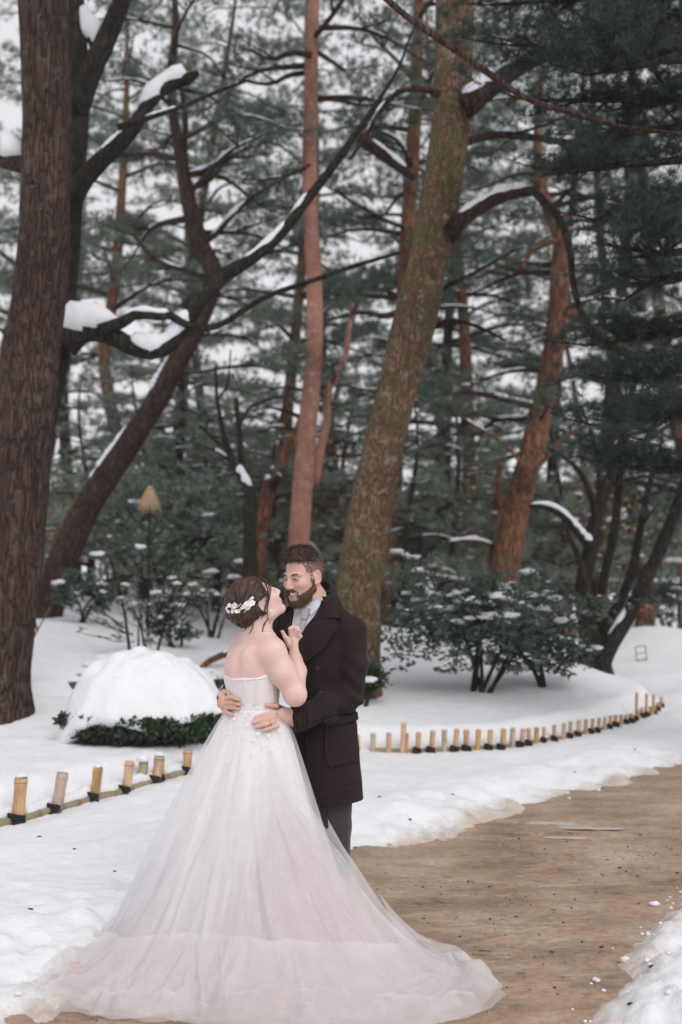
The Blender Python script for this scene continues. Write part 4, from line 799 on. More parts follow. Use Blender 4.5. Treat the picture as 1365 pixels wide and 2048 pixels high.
for k, (x0, x1, yt, w, yb) in enumerate(RPX):
    g = fence_y(x0) if x0 < 1318 else flat(x0, yb, FZ); Y = g[1]; base = np.array([g[0], Y, gz(g[0], Y - .05) - .10]); top = P(x1, yt, Y)
    if top[2] < base[2] + .2: top[2] = base[2] + .2
    top = top + [math.sin(k * 12.9) * .012, 0, math.sin(k * 7.3) * .008]
    stake(frr, base, top, w * .58 * Y / FPX, M['bam'][(k * 7 + k // 3) % 4], k + 30)
    if k > 4 and k % 3 != 1: cord(frr, np.array([g[0], Y - .02, gz(g[0], Y - .05) + .01]), w * .6 * Y / FPX, k + 50)
for k in range(1, len(RPX) - 4):
    a, b = fence_y(RPX[k][0]), fence_y(RPX[k + 1][0])
    if RPX[k + 1][0] >= 1318: break
    A_ = np.array([a[0], a[1] + .02, gz(a[0], a[1] - .05) + .015]); B_ = np.array([b[0], b[1] + .02, gz(b[0], b[1] - .05) + .015])
    obj('rail', MB().add(*tube(np.linspace(A_, B_, 5), np.full(5, .020), 8)), M['bam_old'], frr)
# ------------------------------------------------------------------ litter on the path, crumbs of snow
M['litter'] = simple('litter', (0.045, 0.035, 0.028), .8, .5, 50)
rng = rs(61); mb = MB()
def path_pts(n, lo=3.4, hi=9.5):
    out = []
    while len(out) < n:
        y = rng.uniform(lo, hi); x = rng.uniform(-.3, .55) * y
        if float(sd_poly(np.array([x]), np.array([y]), PATH)[0]) < -.05 and vnoise(np.array([[x * 1.1, y * 2.4, 3.0]]), 4)[0] > rng.uniform(-.5, .9): out.append((x, y))
    return np.array(out)
for x, y in path_pts(330):
    r = rng.uniform(.002, .0055) * rng.choice([1, 1, 1, 1.5]); mb.add(*blob((x, y, float(path_z(np.array([x]), np.array([y]))[0]) + r * .3), (r * rng.uniform(.8, 1.6), r, r * .6), int(rng.integers(90)), 6, 4, .3))
obj('grit', mb, M['litter'], kind='stuff', label='dark grit and bark crumbs scattered over the sandy path', cat='grit')
mb = MB()
for k in range(24):
    x, y = path_pts(1)[0]; a = rng.uniform(0, 3.14); L = rng.uniform(.02, .06); z = float(path_z(np.array([x]), np.array([y]))[0]) + .006
    mb.add(*tube(np.array([[x, y, z], [x + L * .5 * math.cos(a), y + L * .5 * math.sin(a), z + .001], [x + L * math.cos(a + .06), y + L * math.sin(a + .06), z]]), np.full(3, .0016), 4))
for px, py in [(46, 2006), (712, 1698), (704, 1717), (885, 1640), (990, 1662), (80, 1675), (648, 1718), (1060, 1610), (760, 1595), (1270, 1500), (230, 1745), (150, 1700), (820, 1640), (1150, 1545), (905, 1590), (60, 1820), (1305, 1935), (1262, 2010)]:
    w = hit(px, py)
    if w is not None: mb.add(*blob(w + [0, 0, .004], (.014, .01, .006), px, 8, 6, .4))
obj('bark_crumbs', mb, M['litter'], kind='stuff', label='pine needles and bark crumbs lying on snow and path', cat='litter')
mb = MB(); n = 0
while n < 45:
    y = rng.uniform(3.55, 5.6); x = rng.uniform(.5, 2.2); d = float(sd_poly(np.array([x]), np.array([y]), PATH)[0])
    if -.06 < d < .55 and rng.uniform() < math.exp(-max(0, -d) * 16):
        r = rng.uniform(.004, .018) * (1 if d > 0 else .4); z = max(gz(x, y), float(path_z(np.array([x]), np.array([y]))[0])); mb.add(*blob((x, y, z + r * .3), (r * rng.uniform(.8, 1.4), r, r * .7), n % 83, 10, 7, .4, 2)); n += 1
n = 0
while n < 24:
    y = rng.uniform(3.55, 8.5); x = rng.uniform(-.35, .4) * y; d = float(sd_poly(np.array([x]), np.array([y]), PATH)[0])
    if -.05 < d < .3:
        r = rng.uniform(.005, .022); z = max(gz(x, y), float(path_z(np.array([x]), np.array([y]))[0])); mb.add(*blob((x, y, z + r * .25), (r * rng.uniform(.8, 1.4), r, r * .6), n % 83, 9, 6, .4, 2)); n += 1
obj('snow_crumbs', mb, M['snow_lump'], kind='stuff', label='loose clods of snow along the edges of the path', cat='snow clods')
# ------------------------------------------------------------------ people: implicit surfaces meshed with surface nets
Y0 = 4.75
def Q(px, py, d=0.0): return P(px, py, Y0 + d)
class Field:
    def __init__(s, lo, hi, h):
        s.lo = np.asarray(lo, float); s.h = h; s.n = np.ceil((np.asarray(hi) - s.lo) / h).astype(int) + 1
        s.F = np.full(s.n, 0.2, np.float32)
    def _sub(s, lo, hi):
        a = np.clip(np.floor((np.asarray(lo) - s.lo) / s.h).astype(int), 0, s.n - 1); b = np.clip(np.ceil((np.asarray(hi) - s.lo) / s.h).astype(int) + 1, 1, s.n)
        if np.any(b <= a): return None, None
        ax = [s.lo[k] + np.arange(a[k], b[k]) * s.h for k in range(3)]
        return (slice(a[0], b[0]), slice(a[1], b[1]), slice(a[2], b[2])), (ax[0][:, None, None], ax[1][None, :, None], ax[2][None, None, :])
    def _mix(s, sl, d, k, op):
        f = s.F[sl]
        if op == 'add':
            h = np.clip(0.5 + 0.5 * (f - d) / k, 0, 1); s.F[sl] = f * (1 - h) + d * h - k * h * (1 - h)
        elif op == 'sub':
            h = np.clip(0.5 - 0.5 * (f + d) / k, 0, 1); s.F[sl] = f * (1 - h) - d * h + k * h * (1 - h)
    def cone(s, a, b, ra, rb, k=0.012, op='add'):
        a = np.asarray(a, float); b = np.asarray(b, float); m = max(ra, rb) + k * 2 + s.h * 3
        sl, X = s._sub(np.minimum(a, b) - m, np.maximum(a, b) + m)
        if sl is None: return
        e = b - a; L = e @ e + 1e-12; w = [X[i] - a[i] for i in range(3)]
        t = np.clip((w[0] * e[0] + w[1] * e[1] + w[2] * e[2]) / L, 0, 1)
        d = np.sqrt((w[0] - e[0] * t) ** 2 + (w[1] - e[1] * t) ** 2 + (w[2] - e[2] * t) ** 2) - (ra + (rb - ra) * t)
        s._mix(sl, d, k, op)
    def chain(s, pts, rad, k=0.012):
        for i in range(len(pts) - 1): s.cone(pts[i], pts[i + 1], rad[i], rad[i + 1], k)
    def ell(s, c, r, R=np.eye(3), k=0.012, op='add'):
        """R rows = local axes in world"""
        c = np.asarray(c, float); r = np.asarray(r, float); m = r.max() + k * 2 + s.h * 3
        sl, X = s._sub(c - m, c + m)
        if sl is None: return
        w = [X[i] - c[i] for i in range(3)]; q = [(R[j][0] * w[0] + R[j][1] * w[1] + R[j][2] * w[2]) for j in range(3)]
        k0 = np.sqrt(sum((q[j] / r[j]) ** 2 for j in range(3))); k1 = np.sqrt(sum((q[j] / r[j] ** 2) ** 2 for j in range(3))) + 1e-9
        s._mix(sl, k0 * (k0 - 1) / k1, k, op)
    def column(s, secs, ax, ay, k=0.012, zpad=0.0):
        """secs: rows (z, cx, cy, a, b); ax, ay: unit 2-vectors of the section axes"""
        S = np.asarray(sorted(secs, key=lambda q: q[0]), float); m = S[:, 3:].max() + 0.05
        sl, X = s._sub([S[:, 1].min() - m, S[:, 2].min() - m, S[0, 0] - 0.03 - zpad], [S[:, 1].max() + m, S[:, 2].max() + m, S[-1, 0] + 0.03 + zpad])
        z = X[2].ravel(); St = catmull(S, 200); o = np.argsort(St[:, 0]); it = lambda j: np.interp(z, St[o, 0], St[o, j])[None, None, :]
        cx, cy, a, b = it(1), it(2), it(3), it(4)
        wx, wy = X[0] - cx, X[1] - cy; u, v = wx * ax[0] + wy * ax[1], wx * ay[0] + wy * ay[1]
        k0 = np.sqrt((u / a) ** 2 + (v / b) ** 2); k1 = np.sqrt((u / a ** 2) ** 2 + (v / b ** 2) ** 2) + 1e-9
        d = k0 * (k0 - 1) / k1; d = np.where(k0 < 0.02, -np.minimum(a, b), d)
        d = np.maximum(d, np.maximum(S[0, 0] - X[2], X[2] - S[-1, 0])); s._mix(sl, d, k, 'add')
    def clip(s, fn):
        """keep where fn(x,y,z) < 0"""
        ax = [s.lo[k] + np.arange(s.n[k]) * s.h for k in range(3)]
        s.F = np.maximum(s.F, fn(ax[0][:, None, None], ax[1][None, :, None], ax[2][None, None, :]).astype(np.float32))
    def mesh(s, relax=1):
        F = s.F; S = F < 0; c = [S[i:S.shape[0] - 1 + i, j:S.shape[1] - 1 + j, k:S.shape[2] - 1 + k] for i in (0, 1) for j in (0, 1) for k in (0, 1)]
        al = c[0].copy(); an = c[0].copy()
        for q in c[1:]: al &= q; an |= q
        act = an & ~al; idx = np.argwhere(act); ids = np.full(act.shape, -1, np.int32); ids[act] = np.arange(len(idx))
        cor = [(i, j, k) for i in (0, 1) for j in (0, 1) for k in (0, 1)]
        val = [F[idx[:, 0] + i, idx[:, 1] + j, idx[:, 2] + k] for i, j, k in cor]
        acc = np.zeros((len(idx), 3)); cnt = np.zeros(len(idx))
        for p in range(8):
            for q in range(p + 1, 8):
                dlt = np.subtract(cor[q], cor[p])
                if np.abs(dlt).sum() != 1: continue
                sg = (val[p] < 0) != (val[q] < 0); t = np.where(sg, val[p] / np.where(sg, val[p] - val[q], 1), 0)
                acc += np.where(sg[:, None], np.array(cor[p]) + t[:, None] * dlt, 0); cnt += sg
        V = s.lo + (idx + acc / cnt[:, None]) * s.h; Fq = []
        for axis in range(3):
            o1, o2 = [(1, 2), (2, 0), (0, 1)][axis]
            A = S.take(range(0, S.shape[axis] - 1), axis); B = S.take(range(1, S.shape[axis]), axis); e = np.argwhere(A != B)
            e = e[(e[:, o1] > 0) & (e[:, o2] > 0) & (e[:, o1] < S.shape[o1] - 1) & (e[:, o2] < S.shape[o2] - 1)]
            ins = A[e[:, 0], e[:, 1], e[:, 2]]; q = []
            for d1, d2 in ((-1, -1), (0, -1), (0, 0), (-1, 0)):
                g = e.copy(); g[:, o1] += d1; g[:, o2] += d2; q.append(ids[g[:, 0], g[:, 1], g[:, 2]])
            q = np.stack(q, -1); q[~ins] = q[~ins][:, ::-1]; Fq.append(q)
        Fq = np.concatenate(Fq)
        for _ in range(relax):
            sm = np.zeros_like(V); ct = np.zeros(len(V))
            for j in range(4):
                a_, b_ = Fq[:, j], Fq[:, (j + 1) % 4]
                np.add.at(sm, a_, V[b_]); np.add.at(ct, a_, 1); np.add.at(sm, b_, V[a_]); np.add.at(ct, b_, 1)
            V = V * 0.5 + 0.5 * sm / np.maximum(ct, 1)[:, None]
        return V, Fq
def vnormals(V, F):
    n = np.cross(V[F[:, 1]] - V[F[:, 0]], V[F[:, 2]] - V[F[:, 0]]); N = np.zeros_like(V)
    for j in range(F.shape[1]): np.add.at(N, F[:, j], n)
    return norm(N)
def bvh_of(*geos):
    vs, fs, o = [], [], 0
    for V, F in geos:
        vs += V.tolist(); fs += (np.asarray(F) + o).tolist(); o += len(V)
    return BVHTree.FromPolygons(vs, fs)
def cast(bvh, px, py, Ydef=Y0):
    d = norm(ray(px, py)); h = bvh.ray_cast(Vector(CAM), Vector(d))
    if h[0] is None:
        h = bvh.find_nearest(Vector(P(px, py, Ydef)))
    return np.array(h[0]), np.array(h[1])
def depth(bvh, px, py): return cast(bvh, px, py)[0][1] - Y0
def frame_head(f, O):
    f = norm(f); z = np.array([0, 0, 1.0]); r = norm(np.cross(f, z)); u = np.cross(r, f)
    R = np.stack([r, f, u]); return R, (lambda x, y, z_: np.asarray(O) + x * r + y * f + z_ * u)
def patch(bvh, edgeA, edgeB, off=0.006, thick=0.006, nr=18, nc=10, bulge=0.0, soft=2):
    """cloth panel lying on a surface, between two edge lines given in picture points"""
    A = catmull(np.asarray(edgeA, float), nr); B = catmull(np.asarray(edgeB, float), nr); t = np.linspace(0, 1, nc)
    G = A[:, None] * (1 - t)[None, :, None] + B[:, None] * t[None, :, None]
    Pt = np.zeros((nr, nc, 3)); Nn = np.zeros((nr, nc, 3))
    for i in range(nr):
        for j in range(nc):
            Pt[i, j], Nn[i, j] = cast(bvh, *G[i, j])
            if Nn[i, j] @ (CAM - Pt[i, j]) < 0: Nn[i, j] *= -1
    for _ in range(soft):
        for Z in (Pt, Nn):
            Z[1:-1, 1:-1] = Z[1:-1, 1:-1] * 0.4 + 0.15 * (Z[:-2, 1:-1] + Z[2:, 1:-1] + Z[1:-1, :-2] + Z[1:-1, 2:])
    Nn = norm(Nn); bl = bulge * np.sin(t * math.pi)[None, :, None]
    top = Pt + Nn * (off + bl); bot = Pt + Nn * (off - thick)
    k = nr * nc; V = np.concatenate([top.reshape(-1, 3), bot.reshape(-1, 3)]); F = grid_faces(nr, nc)
    br = np.concatenate([np.arange(nc), nc * np.arange(1, nr) + nc - 1, (nr - 1) * nc + np.arange(nc - 2, -1, -1), nc * np.arange(nr - 2, 0, -1)])
    b2 = np.roll(br, -1); rim = np.stack([br, b2, b2 + k, br + k], -1)
    Fa = np.vstack([F, F[:, ::-1] + k, rim]); n0 = np.cross(top[1, 0] - top[0, 0], top[0, 1] - top[0, 0])
    if n0 @ Nn[0, 0] > 0: Fa = Fa[:, ::-1]
    return V, Fa
# ---- cloth, skin, hair materials
def skin(name, base, red, sss=0.12):
    m, nt, b = nodes_of(name); n = tex_noise(nt, 16, 4, 0.6); n2 = tex_noise(nt, 260, 2, 0.6)
    r = ramp(nt, n.outputs[0], [(0.35, base), (0.75, red)]); n3 = tex_noise(nt, 7.5, 5, 0.65); r3 = ramp(nt, n3.outputs[0], [(0.48, g1(0)), (0.72, g1(0.55))])
    nt.links.new(mixc(nt, r3.outputs[0], r.outputs[0], tuple(c * k for c, k in zip(red, (0.97, 0.78, 0.76)))), b.inputs['Base Color'])
    b.inputs['Roughness'].default_value = 0.5; b.inputs['Subsurface Weight'].default_value = sss
    b.inputs['Subsurface Radius'].default_value = (0.02, 0.008, 0.005); b.inputs['Subsurface Scale'].default_value = 0.4
    b.inputs['Specular IOR Level'].default_value = 0.35; bump(nt, b, n2.outputs[0], 0.15, 0.002); return m
M['skin_bride'] = skin('skin_bride', (0.72, 0.52, 0.46), (0.70, 0.45, 0.40)); M['skin_groom'] = skin('skin_groom', (0.62, 0.41, 0.335), (0.60, 0.355, 0.285))
M['lip'] = simple('lip', (0.50, 0.20, 0.18), 0.4, 0.1, 80); M['teeth'] = simple('teeth', (0.78, 0.75, 0.68), 0.25, 0.05, 60)
M['mouth'] = simple('mouth', (0.10, 0.03, 0.03), 0.6, 0.2, 60); M['eye_white'] = simple('eye_white', (0.42, 0.38, 0.36), 0.2, 0.05, 60)
M['iris'] = simple('iris', (0.04, 0.05, 0.055), 0.15, 0.3, 200); M['brow'] = simple('brow', (0.07, 0.04, 0.028), 0.8, 0.3, 100)
def hairmat(name, c, rough=0.45):
    m, nt, b = nodes_of(name); n = tex_noise(nt, 90, 3, 0.6); r = ramp(nt, n.outputs[0], [(0.3, tuple(x * 0.5 for x in c)), (0.7, tuple(x * 1.7 for x in c))])
    nt.links.new(r.outputs[0], b.inputs['Base Color']); b.inputs['Roughness'].default_value = rough; b.inputs['Specular IOR Level'].default_value = 0.45; return m
M['hair_bride'] = hairmat('hair_bride', (0.055, 0.024, 0.018)); M['hair_groom'] = hairmat('hair_groom', (0.060, 0.036, 0.027), 0.6)
M['beard'] = hairmat('beard', (0.10, 0.045, 0.024), 0.6); M['fade'] = hairmat('fade', (0.14, 0.085, 0.06), 0.7)
def cloth(name, c, rough=0.9, var=0.25, weave=700, bk=0.25, sheen=0.3, sc2=14):
    m, nt, b = nodes_of(name); n = tex_noise(nt, weave, 2, 0.6); n2 = tex_noise(nt, sc2, 4, 0.55)
    r = ramp(nt, n.outputs[0], [(0.3, tuple(x * (1 - var) for x in c)), (0.7, tuple(min(1, x * (1 + var)) for x in c))]); nt.links.new(r.outputs[0], b.inputs['Base Color'])
    b.inputs['Roughness'].default_value = rough; b.inputs['Sheen Weight'].default_value = sheen; b.inputs['Sheen Roughness'].default_value = 0.5; b.inputs['Specular IOR Level'].default_value = 0.2
    p = bump(nt, b, n.outputs[0], bk, 0.002); bump(nt, b, n2.outputs[0], 0.35, 0.012, p); return m
M['coat'] = cloth('coat', (0.0200, 0.0122, 0.0130), sheen=0.05); M['trouser'] = cloth('trouser', (0.042, 0.039, 0.037), var=0.6, weave=420); M['shirt'] = cloth('shirt', (0.62, 0.65, 0.72), 0.7, 0.04, 300, 0.05, 0.1)
M['tie'] = cloth('tie', (0.42, 0.40, 0.42), 0.5, 0.12, 220, 0.1, 0.2); M['button'] = simple('button', (0.035, 0.024, 0.02), 0.25, 0.4, 60)
M['gold'] = simple('gold', (0.75, 0.5, 0.25), 0.25, 0.1, 50, metal=1.0); M['shoe'] = simple('shoe', (0.03, 0.02, 0.015), 0.3, 0.2, 30)
M['petal'] = simple('petal', (0.76, 0.74, 0.73), 0.5, 0.05, 40); M['pearl'] = simple('pearl', (0.8, 0.76, 0.7), 0.15, 0.03, 40)
M['satin'] = cloth('satin', (0.76, 0.70, 0.70), 0.6, 0.05, 240, 0.12, 0.2); M['blush'] = cloth('blush', (0.74, 0.55, 0.565), 0.7, 0.04, 200, 0.1, 0.2); M['lining'] = cloth('lining', (0.80, 0.77, 0.77), 0.7, 0.04, 200, 0.1, 0.2)
def tulle(name, cov0, cov1, col=(0.86, 0.85, 0.87)):
    m, nt, b = nodes_of(name); nt.nodes.remove(b); out = nt.nodes['Material Output']
    df = nt.nodes.new('ShaderNodeBsdfDiffuse'); tl = nt.nodes.new('ShaderNodeBsdfTranslucent'); tp = nt.nodes.new('ShaderNodeBsdfTransparent')
    df.inputs[0].default_value = (*col, 1); tl.inputs[0].default_value = (*col, 1)
    a = nt.nodes.new('ShaderNodeMixShader'); a.inputs[0].default_value = 0.3; nt.links.new(df.outputs[0], a.inputs[1]); nt.links.new(tl.outputs[0], a.inputs[2])
    n = tex_noise(nt, 420, 2, 0.7); n2 = tex_noise(nt, 5, 4, 0.6); s = nt.nodes.new('ShaderNodeMath'); s.operation = 'MULTIPLY_ADD'; s.inputs[1].default_value = 0.5
    nt.links.new(n.outputs[0], s.inputs[0]); h = nt.nodes.new('ShaderNodeMath'); h.operation = 'MULTIPLY'; h.inputs[1].default_value = 0.5; nt.links.new(n2.outputs[0], h.inputs[0]); nt.links.new(h.outputs[0], s.inputs[2])
    r = ramp(nt, s.outputs[0], [(0.3, g1(cov0)), (0.7, g1(cov1))]); mx_ = nt.nodes.new('ShaderNodeMixShader')
    nt.links.new(r.outputs[0], mx_.inputs[0]); nt.links.new(tp.outputs[0], mx_.inputs[1]); nt.links.new(a.outputs[0], mx_.inputs[2]); nt.links.new(mx_.outputs[0], out.inputs[0]); return m
M['tulle'] = tulle('tulle', 0.30, 0.48); M['tulle_blush'] = tulle('tulle_blush', 0.5, 0.8, (0.80, 0.60, 0.615)); M['tulle_hem'] = tulle('tulle_hem', 0.30, 0.46, (0.86, 0.83, 0.84))

# ================================================================== groom: coat volume first (the bride leans on it)
gf = norm([-0.45, -0.89, 0])[:2]; gl = np.array([0.89, -0.45])
def sec(px, py, d, a, b): w = Q(px, py, d); return (w[2], w[0], w[1], a, b)
SH_L, EL_L, CU_L = Q(704, 1264, -.02), Q(699, 1392, -.04), Q(592, 1441, -.185)
SH_R, EL_R, CU_R = Q(568, 1254, .14), Q(478, 1368, .13), Q(452, 1403, .0)
cf = Field(Q(405, 1640, -.45) - [0, 0, .02], [0.20, Y0 + .36, 1.66], 0.0045)
GC = .06
cf.column([sec(653, 1602, GC, .182, .158), sec(652, 1560, GC, .178, .152), sec(649, 1490, GC, .170, .142), sec(646, 1420, GC, .163, .132), sec(642, 1350, GC, .172, .132), sec(640, 1300, GC, .182, .130), sec(640, 1262, GC, .170, .115), sec(642, 1235, GC, .120, .095), sec(643, 1212, GC, .078, .078)], gl, gf, 0.02)
cf.cone(Q(648, 1222, .05), SH_L, .062, .064, .05); cf.cone(Q(638, 1222, .06), SH_R, .062, .060, .05)
cf.chain([SH_L, SH_L * .45 + EL_L * .55 + [.012, 0, 0], EL_L, EL_L * .5 + CU_L * .5, CU_L], [.068, .066, .064, .060, .054], .022)
cf.chain([SH_R, EL_R, CU_R], [.066, .058, .050], .02)
# stand of the collar round the neck
cf.cone(Q(648, 1222, .06), Q(642, 1194, .075), .088, .080, .02)
nk0, nk1 = Q(615, 1150, .03), Q(640, 1235, .05)
cf.cone(Q(628, 1165, .03), Q(640, 1212, .055), .072, .066, .006, 'sub')
cf.ell(Q(612, 1190, -.06), (.05, .09, .06), k=.01, op='sub')
zc = CU_L; dc = norm(CU_L - EL_L); cut = CU_L + dc * .026; dr = norm(CU_R - EL_R); cutr = CU_R + dr * .012
def _clip(x, y, z):
    a = (x - cut[0]) * dc[0] + (y - cut[1]) * dc[1] + (z - cut[2]) * dc[2]; near = np.sqrt((x - CU_L[0]) ** 2 + (y - CU_L[1]) ** 2 + (z - CU_L[2]) ** 2) - .10
    b = (x - cutr[0]) * dr[0] + (y - cutr[1]) * dr[1] + (z - cutr[2]) * dr[2]; near2 = np.sqrt((x - CU_R[0]) ** 2 + (y - CU_R[1]) ** 2 + (z - CU_R[2]) ** 2) - .10
    return np.maximum(np.minimum(a, -near), np.minimum(b, -near2))
cf.clip(_clip)
# folds: gentle creases in the wool
_ax = [cf.lo[k] + np.arange(cf.n[k]) * cf.h for k in range(3)]
sm = [np.arange(0, n_, 4) for n_ in cf.n]
coatV, coatF = cf.mesh(2); del cf
cn = vnormals(coatV, coatF)
def crease(V, c, r, direc, freq, amp):
    d = np.linalg.norm((V - c) / r, axis=1); return amp * np.sin((V - c) @ direc * freq + 1.5 * vnoise(V * 9, 3)) * np.exp(-d ** 2)
ds = 0.004 * fbm(coatV * [7, 7, 4], 3, 4) + crease(coatV, EL_L, .11, norm([.6, 0, .8]), 95, .007) + crease(coatV, EL_L * .5 + CU_L * .5, .12, norm([.9, 0, .3]), 60, .004) + crease(coatV, Q(660, 1400, -.05), .12, norm([.3, 0, 1]), 60, .004) + crease(coatV, Q(712, 1330, -.05), .09, norm([.2, 0, 1]), 70, .004)
coatV = coatV + cn * ds[:, None]
coat_b = bvh_of((coatV, coatF))

# ================================================================== bride body
bf = np.array([.80, .60]); br_ = np.array([.60, -.80]); BD = -.15
bh_f = np.array([.674, .36, .643]); BO = Q(514, 1203, -.17); BR, bh = frame_head(bh_f, BO)
cd_ = lambda px, py: depth(coat_b, px, py)
bsec = [(1266, 519, .090, .055), (1282, 516, .140, .075), (1300, 509, .156, .098), (1340, 503, .155, .112), (1380, 506, .140, .105), (1412, 508, .132, .100), (1450, 512, .165, .120), (1500, 514, .178, .135), (1560, 514, .165, .13)]
bd = Field([-.72, Y0 - .56, -.01], [0.02, Y0 + .30, 1.80], 0.004)
bd.column([sec(px, py, BD, a, b) for py, px, a, b in bsec], br_, bf, .02)
S_R, S_L = Q(546, 1304, -.265), Q(487, 1290, -.04)
bd.cone(Q(516, 1274, -.16), S_R, .046, .052, .045); bd.cone(Q(514, 1272, -.15), S_L, .046, .050, .045)
bd.ell(Q(535, 1312, -.24), (.055, .04, .06), k=.04)                   # shoulder blade
bd.cone(Q(476, 1285, -.235), Q(468, 1356, -.265), .010, .012, .035, 'sub'); bd.ell(Q(500, 1318, -.262), (.03, .02, .05), k=.035)
hd = cd_(592, 1285)
E_R = Q(591, 1388, -.265); W_R = Q(591, 1308, hd - .030)
bd.chain([S_R, S_R * .5 + E_R * .5 + [-.004, 0, 0], E_R], [.058, .056, .046], .03)
bd.ell(E_R + [0, 0, -.010], (.042, .040, .042), k=.03)
bd.chain([E_R, E_R * .45 + W_R * .55 + [.008, 0, 0], W_R], [.045, .042, .027], .02)
# right hand gripping the lapel
h0 = hd - .022
pal = Q(589, 1284, h0)
bd.ell(pal, (.030, .016, .046), np.stack([norm([1, 0, .1]), norm([0, 1, 0]), norm([-.1, 0, 1])]), .014); bd.cone(W_R, pal, .026, .022, .012)
for pts, r in (([(580, 1292), (572, 1276), (565, 1263)], (.013, .0115, .0085)),                      # thumb
               ([(583, 1275), (581, 1258), (588, 1252)], (.0115, .0105, .009)), ([(589, 1272), (590, 1256), (597, 1255)], (.0115, .0105, .009)),
               ([(595, 1276), (598, 1262), (603, 1266)], (.0110, .0100, .0085)), ([(599, 1284), (603, 1273), (606, 1280)], (.0100, .0090, .0075))):
    bd.chain([Q(*pts[0], h0 - .004), Q(*pts[1], h0 - .016), Q(*pts[2], h0 - .004)], r, .005)
# left arm reaching round him (hidden from here)
bd.chain([S_L, Q(520, 1350, .02), Q(560, 1300, .04)], [.052, .044, .03], .02)
# neck and head
bd.chain([Q(513, 1278, -.155), Q(516, 1252, -.162), bh(0, -.015, -.07)], [.062, .050, .052], .035)
def head(fl, T, R, s=1.0, beard=False, k=.012):
    e = lambda c, r, kk=k, op='add': fl.ell(T(*[q * s for q in c]), np.array(r) * s, R, kk, op)
    e((0, -.015, .030), (.076, .098, .094)); e((0, .035, -.040), (.061, .064, .082), .025)
    fl.cone(T(0, .072 * s, -.108 * s), T(0, .066 * s, -.098 * s), .020 * s, .022 * s, .02)
    for x in (-1, 1):
        fl.cone(T(x * .048 * s, -.002, -.078 * s), T(x * .012 * s, .072 * s, -.108 * s), .019 * s, .016 * s, .02)
        e((x * .040, .066, -.030), (.024, .024, .020), .02)
        fl.cone(T(x * .012 * s, .090 * s, .017 * s), T(x * .046 * s, .074 * s, .017 * s), .010 * s, .009 * s, .012)
        e((x * .031, .100, -.002), (.014, .013, .010), .010, 'sub')
        fl.cone(T(x * .002, .088 * s, -.060 * s), T(x * .020 * s, .082 * s, -.068 * s), .012 * s, .008 * s, .012)
        # ear: rim and lobe
        a = np.linspace(-1.9, 1.9, 8); pr = [T((x * (.079 + .004 * math.cos(q))) * s, (-.012 - .017 * math.cos(q)) * s, (-.012 + .030 * math.sin(q)) * s) for q in a]
        for i in range(7): fl.cone(pr[i], pr[i + 1], .0052 * s, .0052 * s, .004)
        e((x * .074, -.010, -.012), (.006, .017, .028), .006); e((x * .077, .002, -.038), (.006, .009, .010), .005)
    fl.chain([T(0, .090 * s, .010 * s), T(0, .104 * s, -.016 * s), T(0, .114 * s, -.036 * s)], [.009 * s, .0095 * s, .0125 * s], .010)
    for x in (-1, 1): fl.cone(T(x * .012 * s, .098 * s, -.041 * s), T(x * .008 * s, .106 * s, -.042 * s), .008 * s, .008 * s, .006)
head(bd, bh, BR, 0.96)
for z0, yy, w in ((-.066, .094, .018), (-.076, .092, .016)): bd.cone(bh(-w, yy - .006, z0), bh(0, yy, z0), .005, .0065, .004); bd.cone(bh(w, yy - .006, z0), bh(0, yy, z0), .005, .0065, .004)
# legs inside the gown
for px, dd in ((500, -.20), (524, -.10)):
    a = Q(px, 1520, dd); kn = np.array([a[0], a[1], .45]); an = np.array([a[0], a[1], .09]); bd.chain([a, kn, an], [.085, .06, .04], .03); bd.cone([an[0], an[1], .05], [an[0] + .12, an[1] + .09, .035], .04, .028, .02)
brideV, brideF = bd.mesh(1); del bd
bride = thing('person', (BO[0], BO[1], 0.0), 'person in a strapless white tulle gown with flower comb, head tilted back', 'person')
bride_body = obj('body', (brideV, brideF), M['skin_bride'], bride)
bride_b = bvh_of((brideV, brideF))
# ------------------------------------------------------------------ bride: gown
bx, by = Q(512, 1440, BD)[:2]
bo = Field([-.66, Y0 - .40, .90], [-.10, Y0 + .12, 1.26], 0.0035)
bo.column([sec(px, py, BD, a + .007, b + .007) for py, px, a, b in bsec], br_, bf, .01)
zt0 = Q(500, 1358, BD - .1)[2]
def _bclip(x, y, z):
    ux, uy = x - bx, y - by; L = np.sqrt(ux ** 2 + uy ** 2) + 1e-6; c = (ux * -bf[0] + uy * -bf[1]) / L
    top = zt0 + .055 * (1 - c) * .5 + .004 * np.sin(c * 9); return np.maximum(z - top, .985 - z)
bo.clip(_bclip); bodV, bodF = bo.mesh(1); del bo
gown = obj('gown', (bodV, bodF), M['satin'], bride)
def tab(deg, table):
    t = np.array(table, float); a = np.concatenate([t[:, 0] - 360, t[:, 0], t[:, 0] + 360]); v = np.tile(t[:, 1], 3)
    # smooth periodic interpolation
    aa = np.arange(-360, 721, 4.0); vv = np.interp(aa, a, v); ker = np.exp(-np.linspace(-2, 2, 9) ** 2); ker /= ker.sum(); vv = np.convolve(np.pad(vv, 4, 'edge'), ker, 'valid')
    return np.interp(deg, aa, vv)
RB = [(0, .42), (30, .37), (90, .45), (150, .57), (180, .655), (205, .63), (240, .57), (270, .54), (300, .51), (330, .46)]
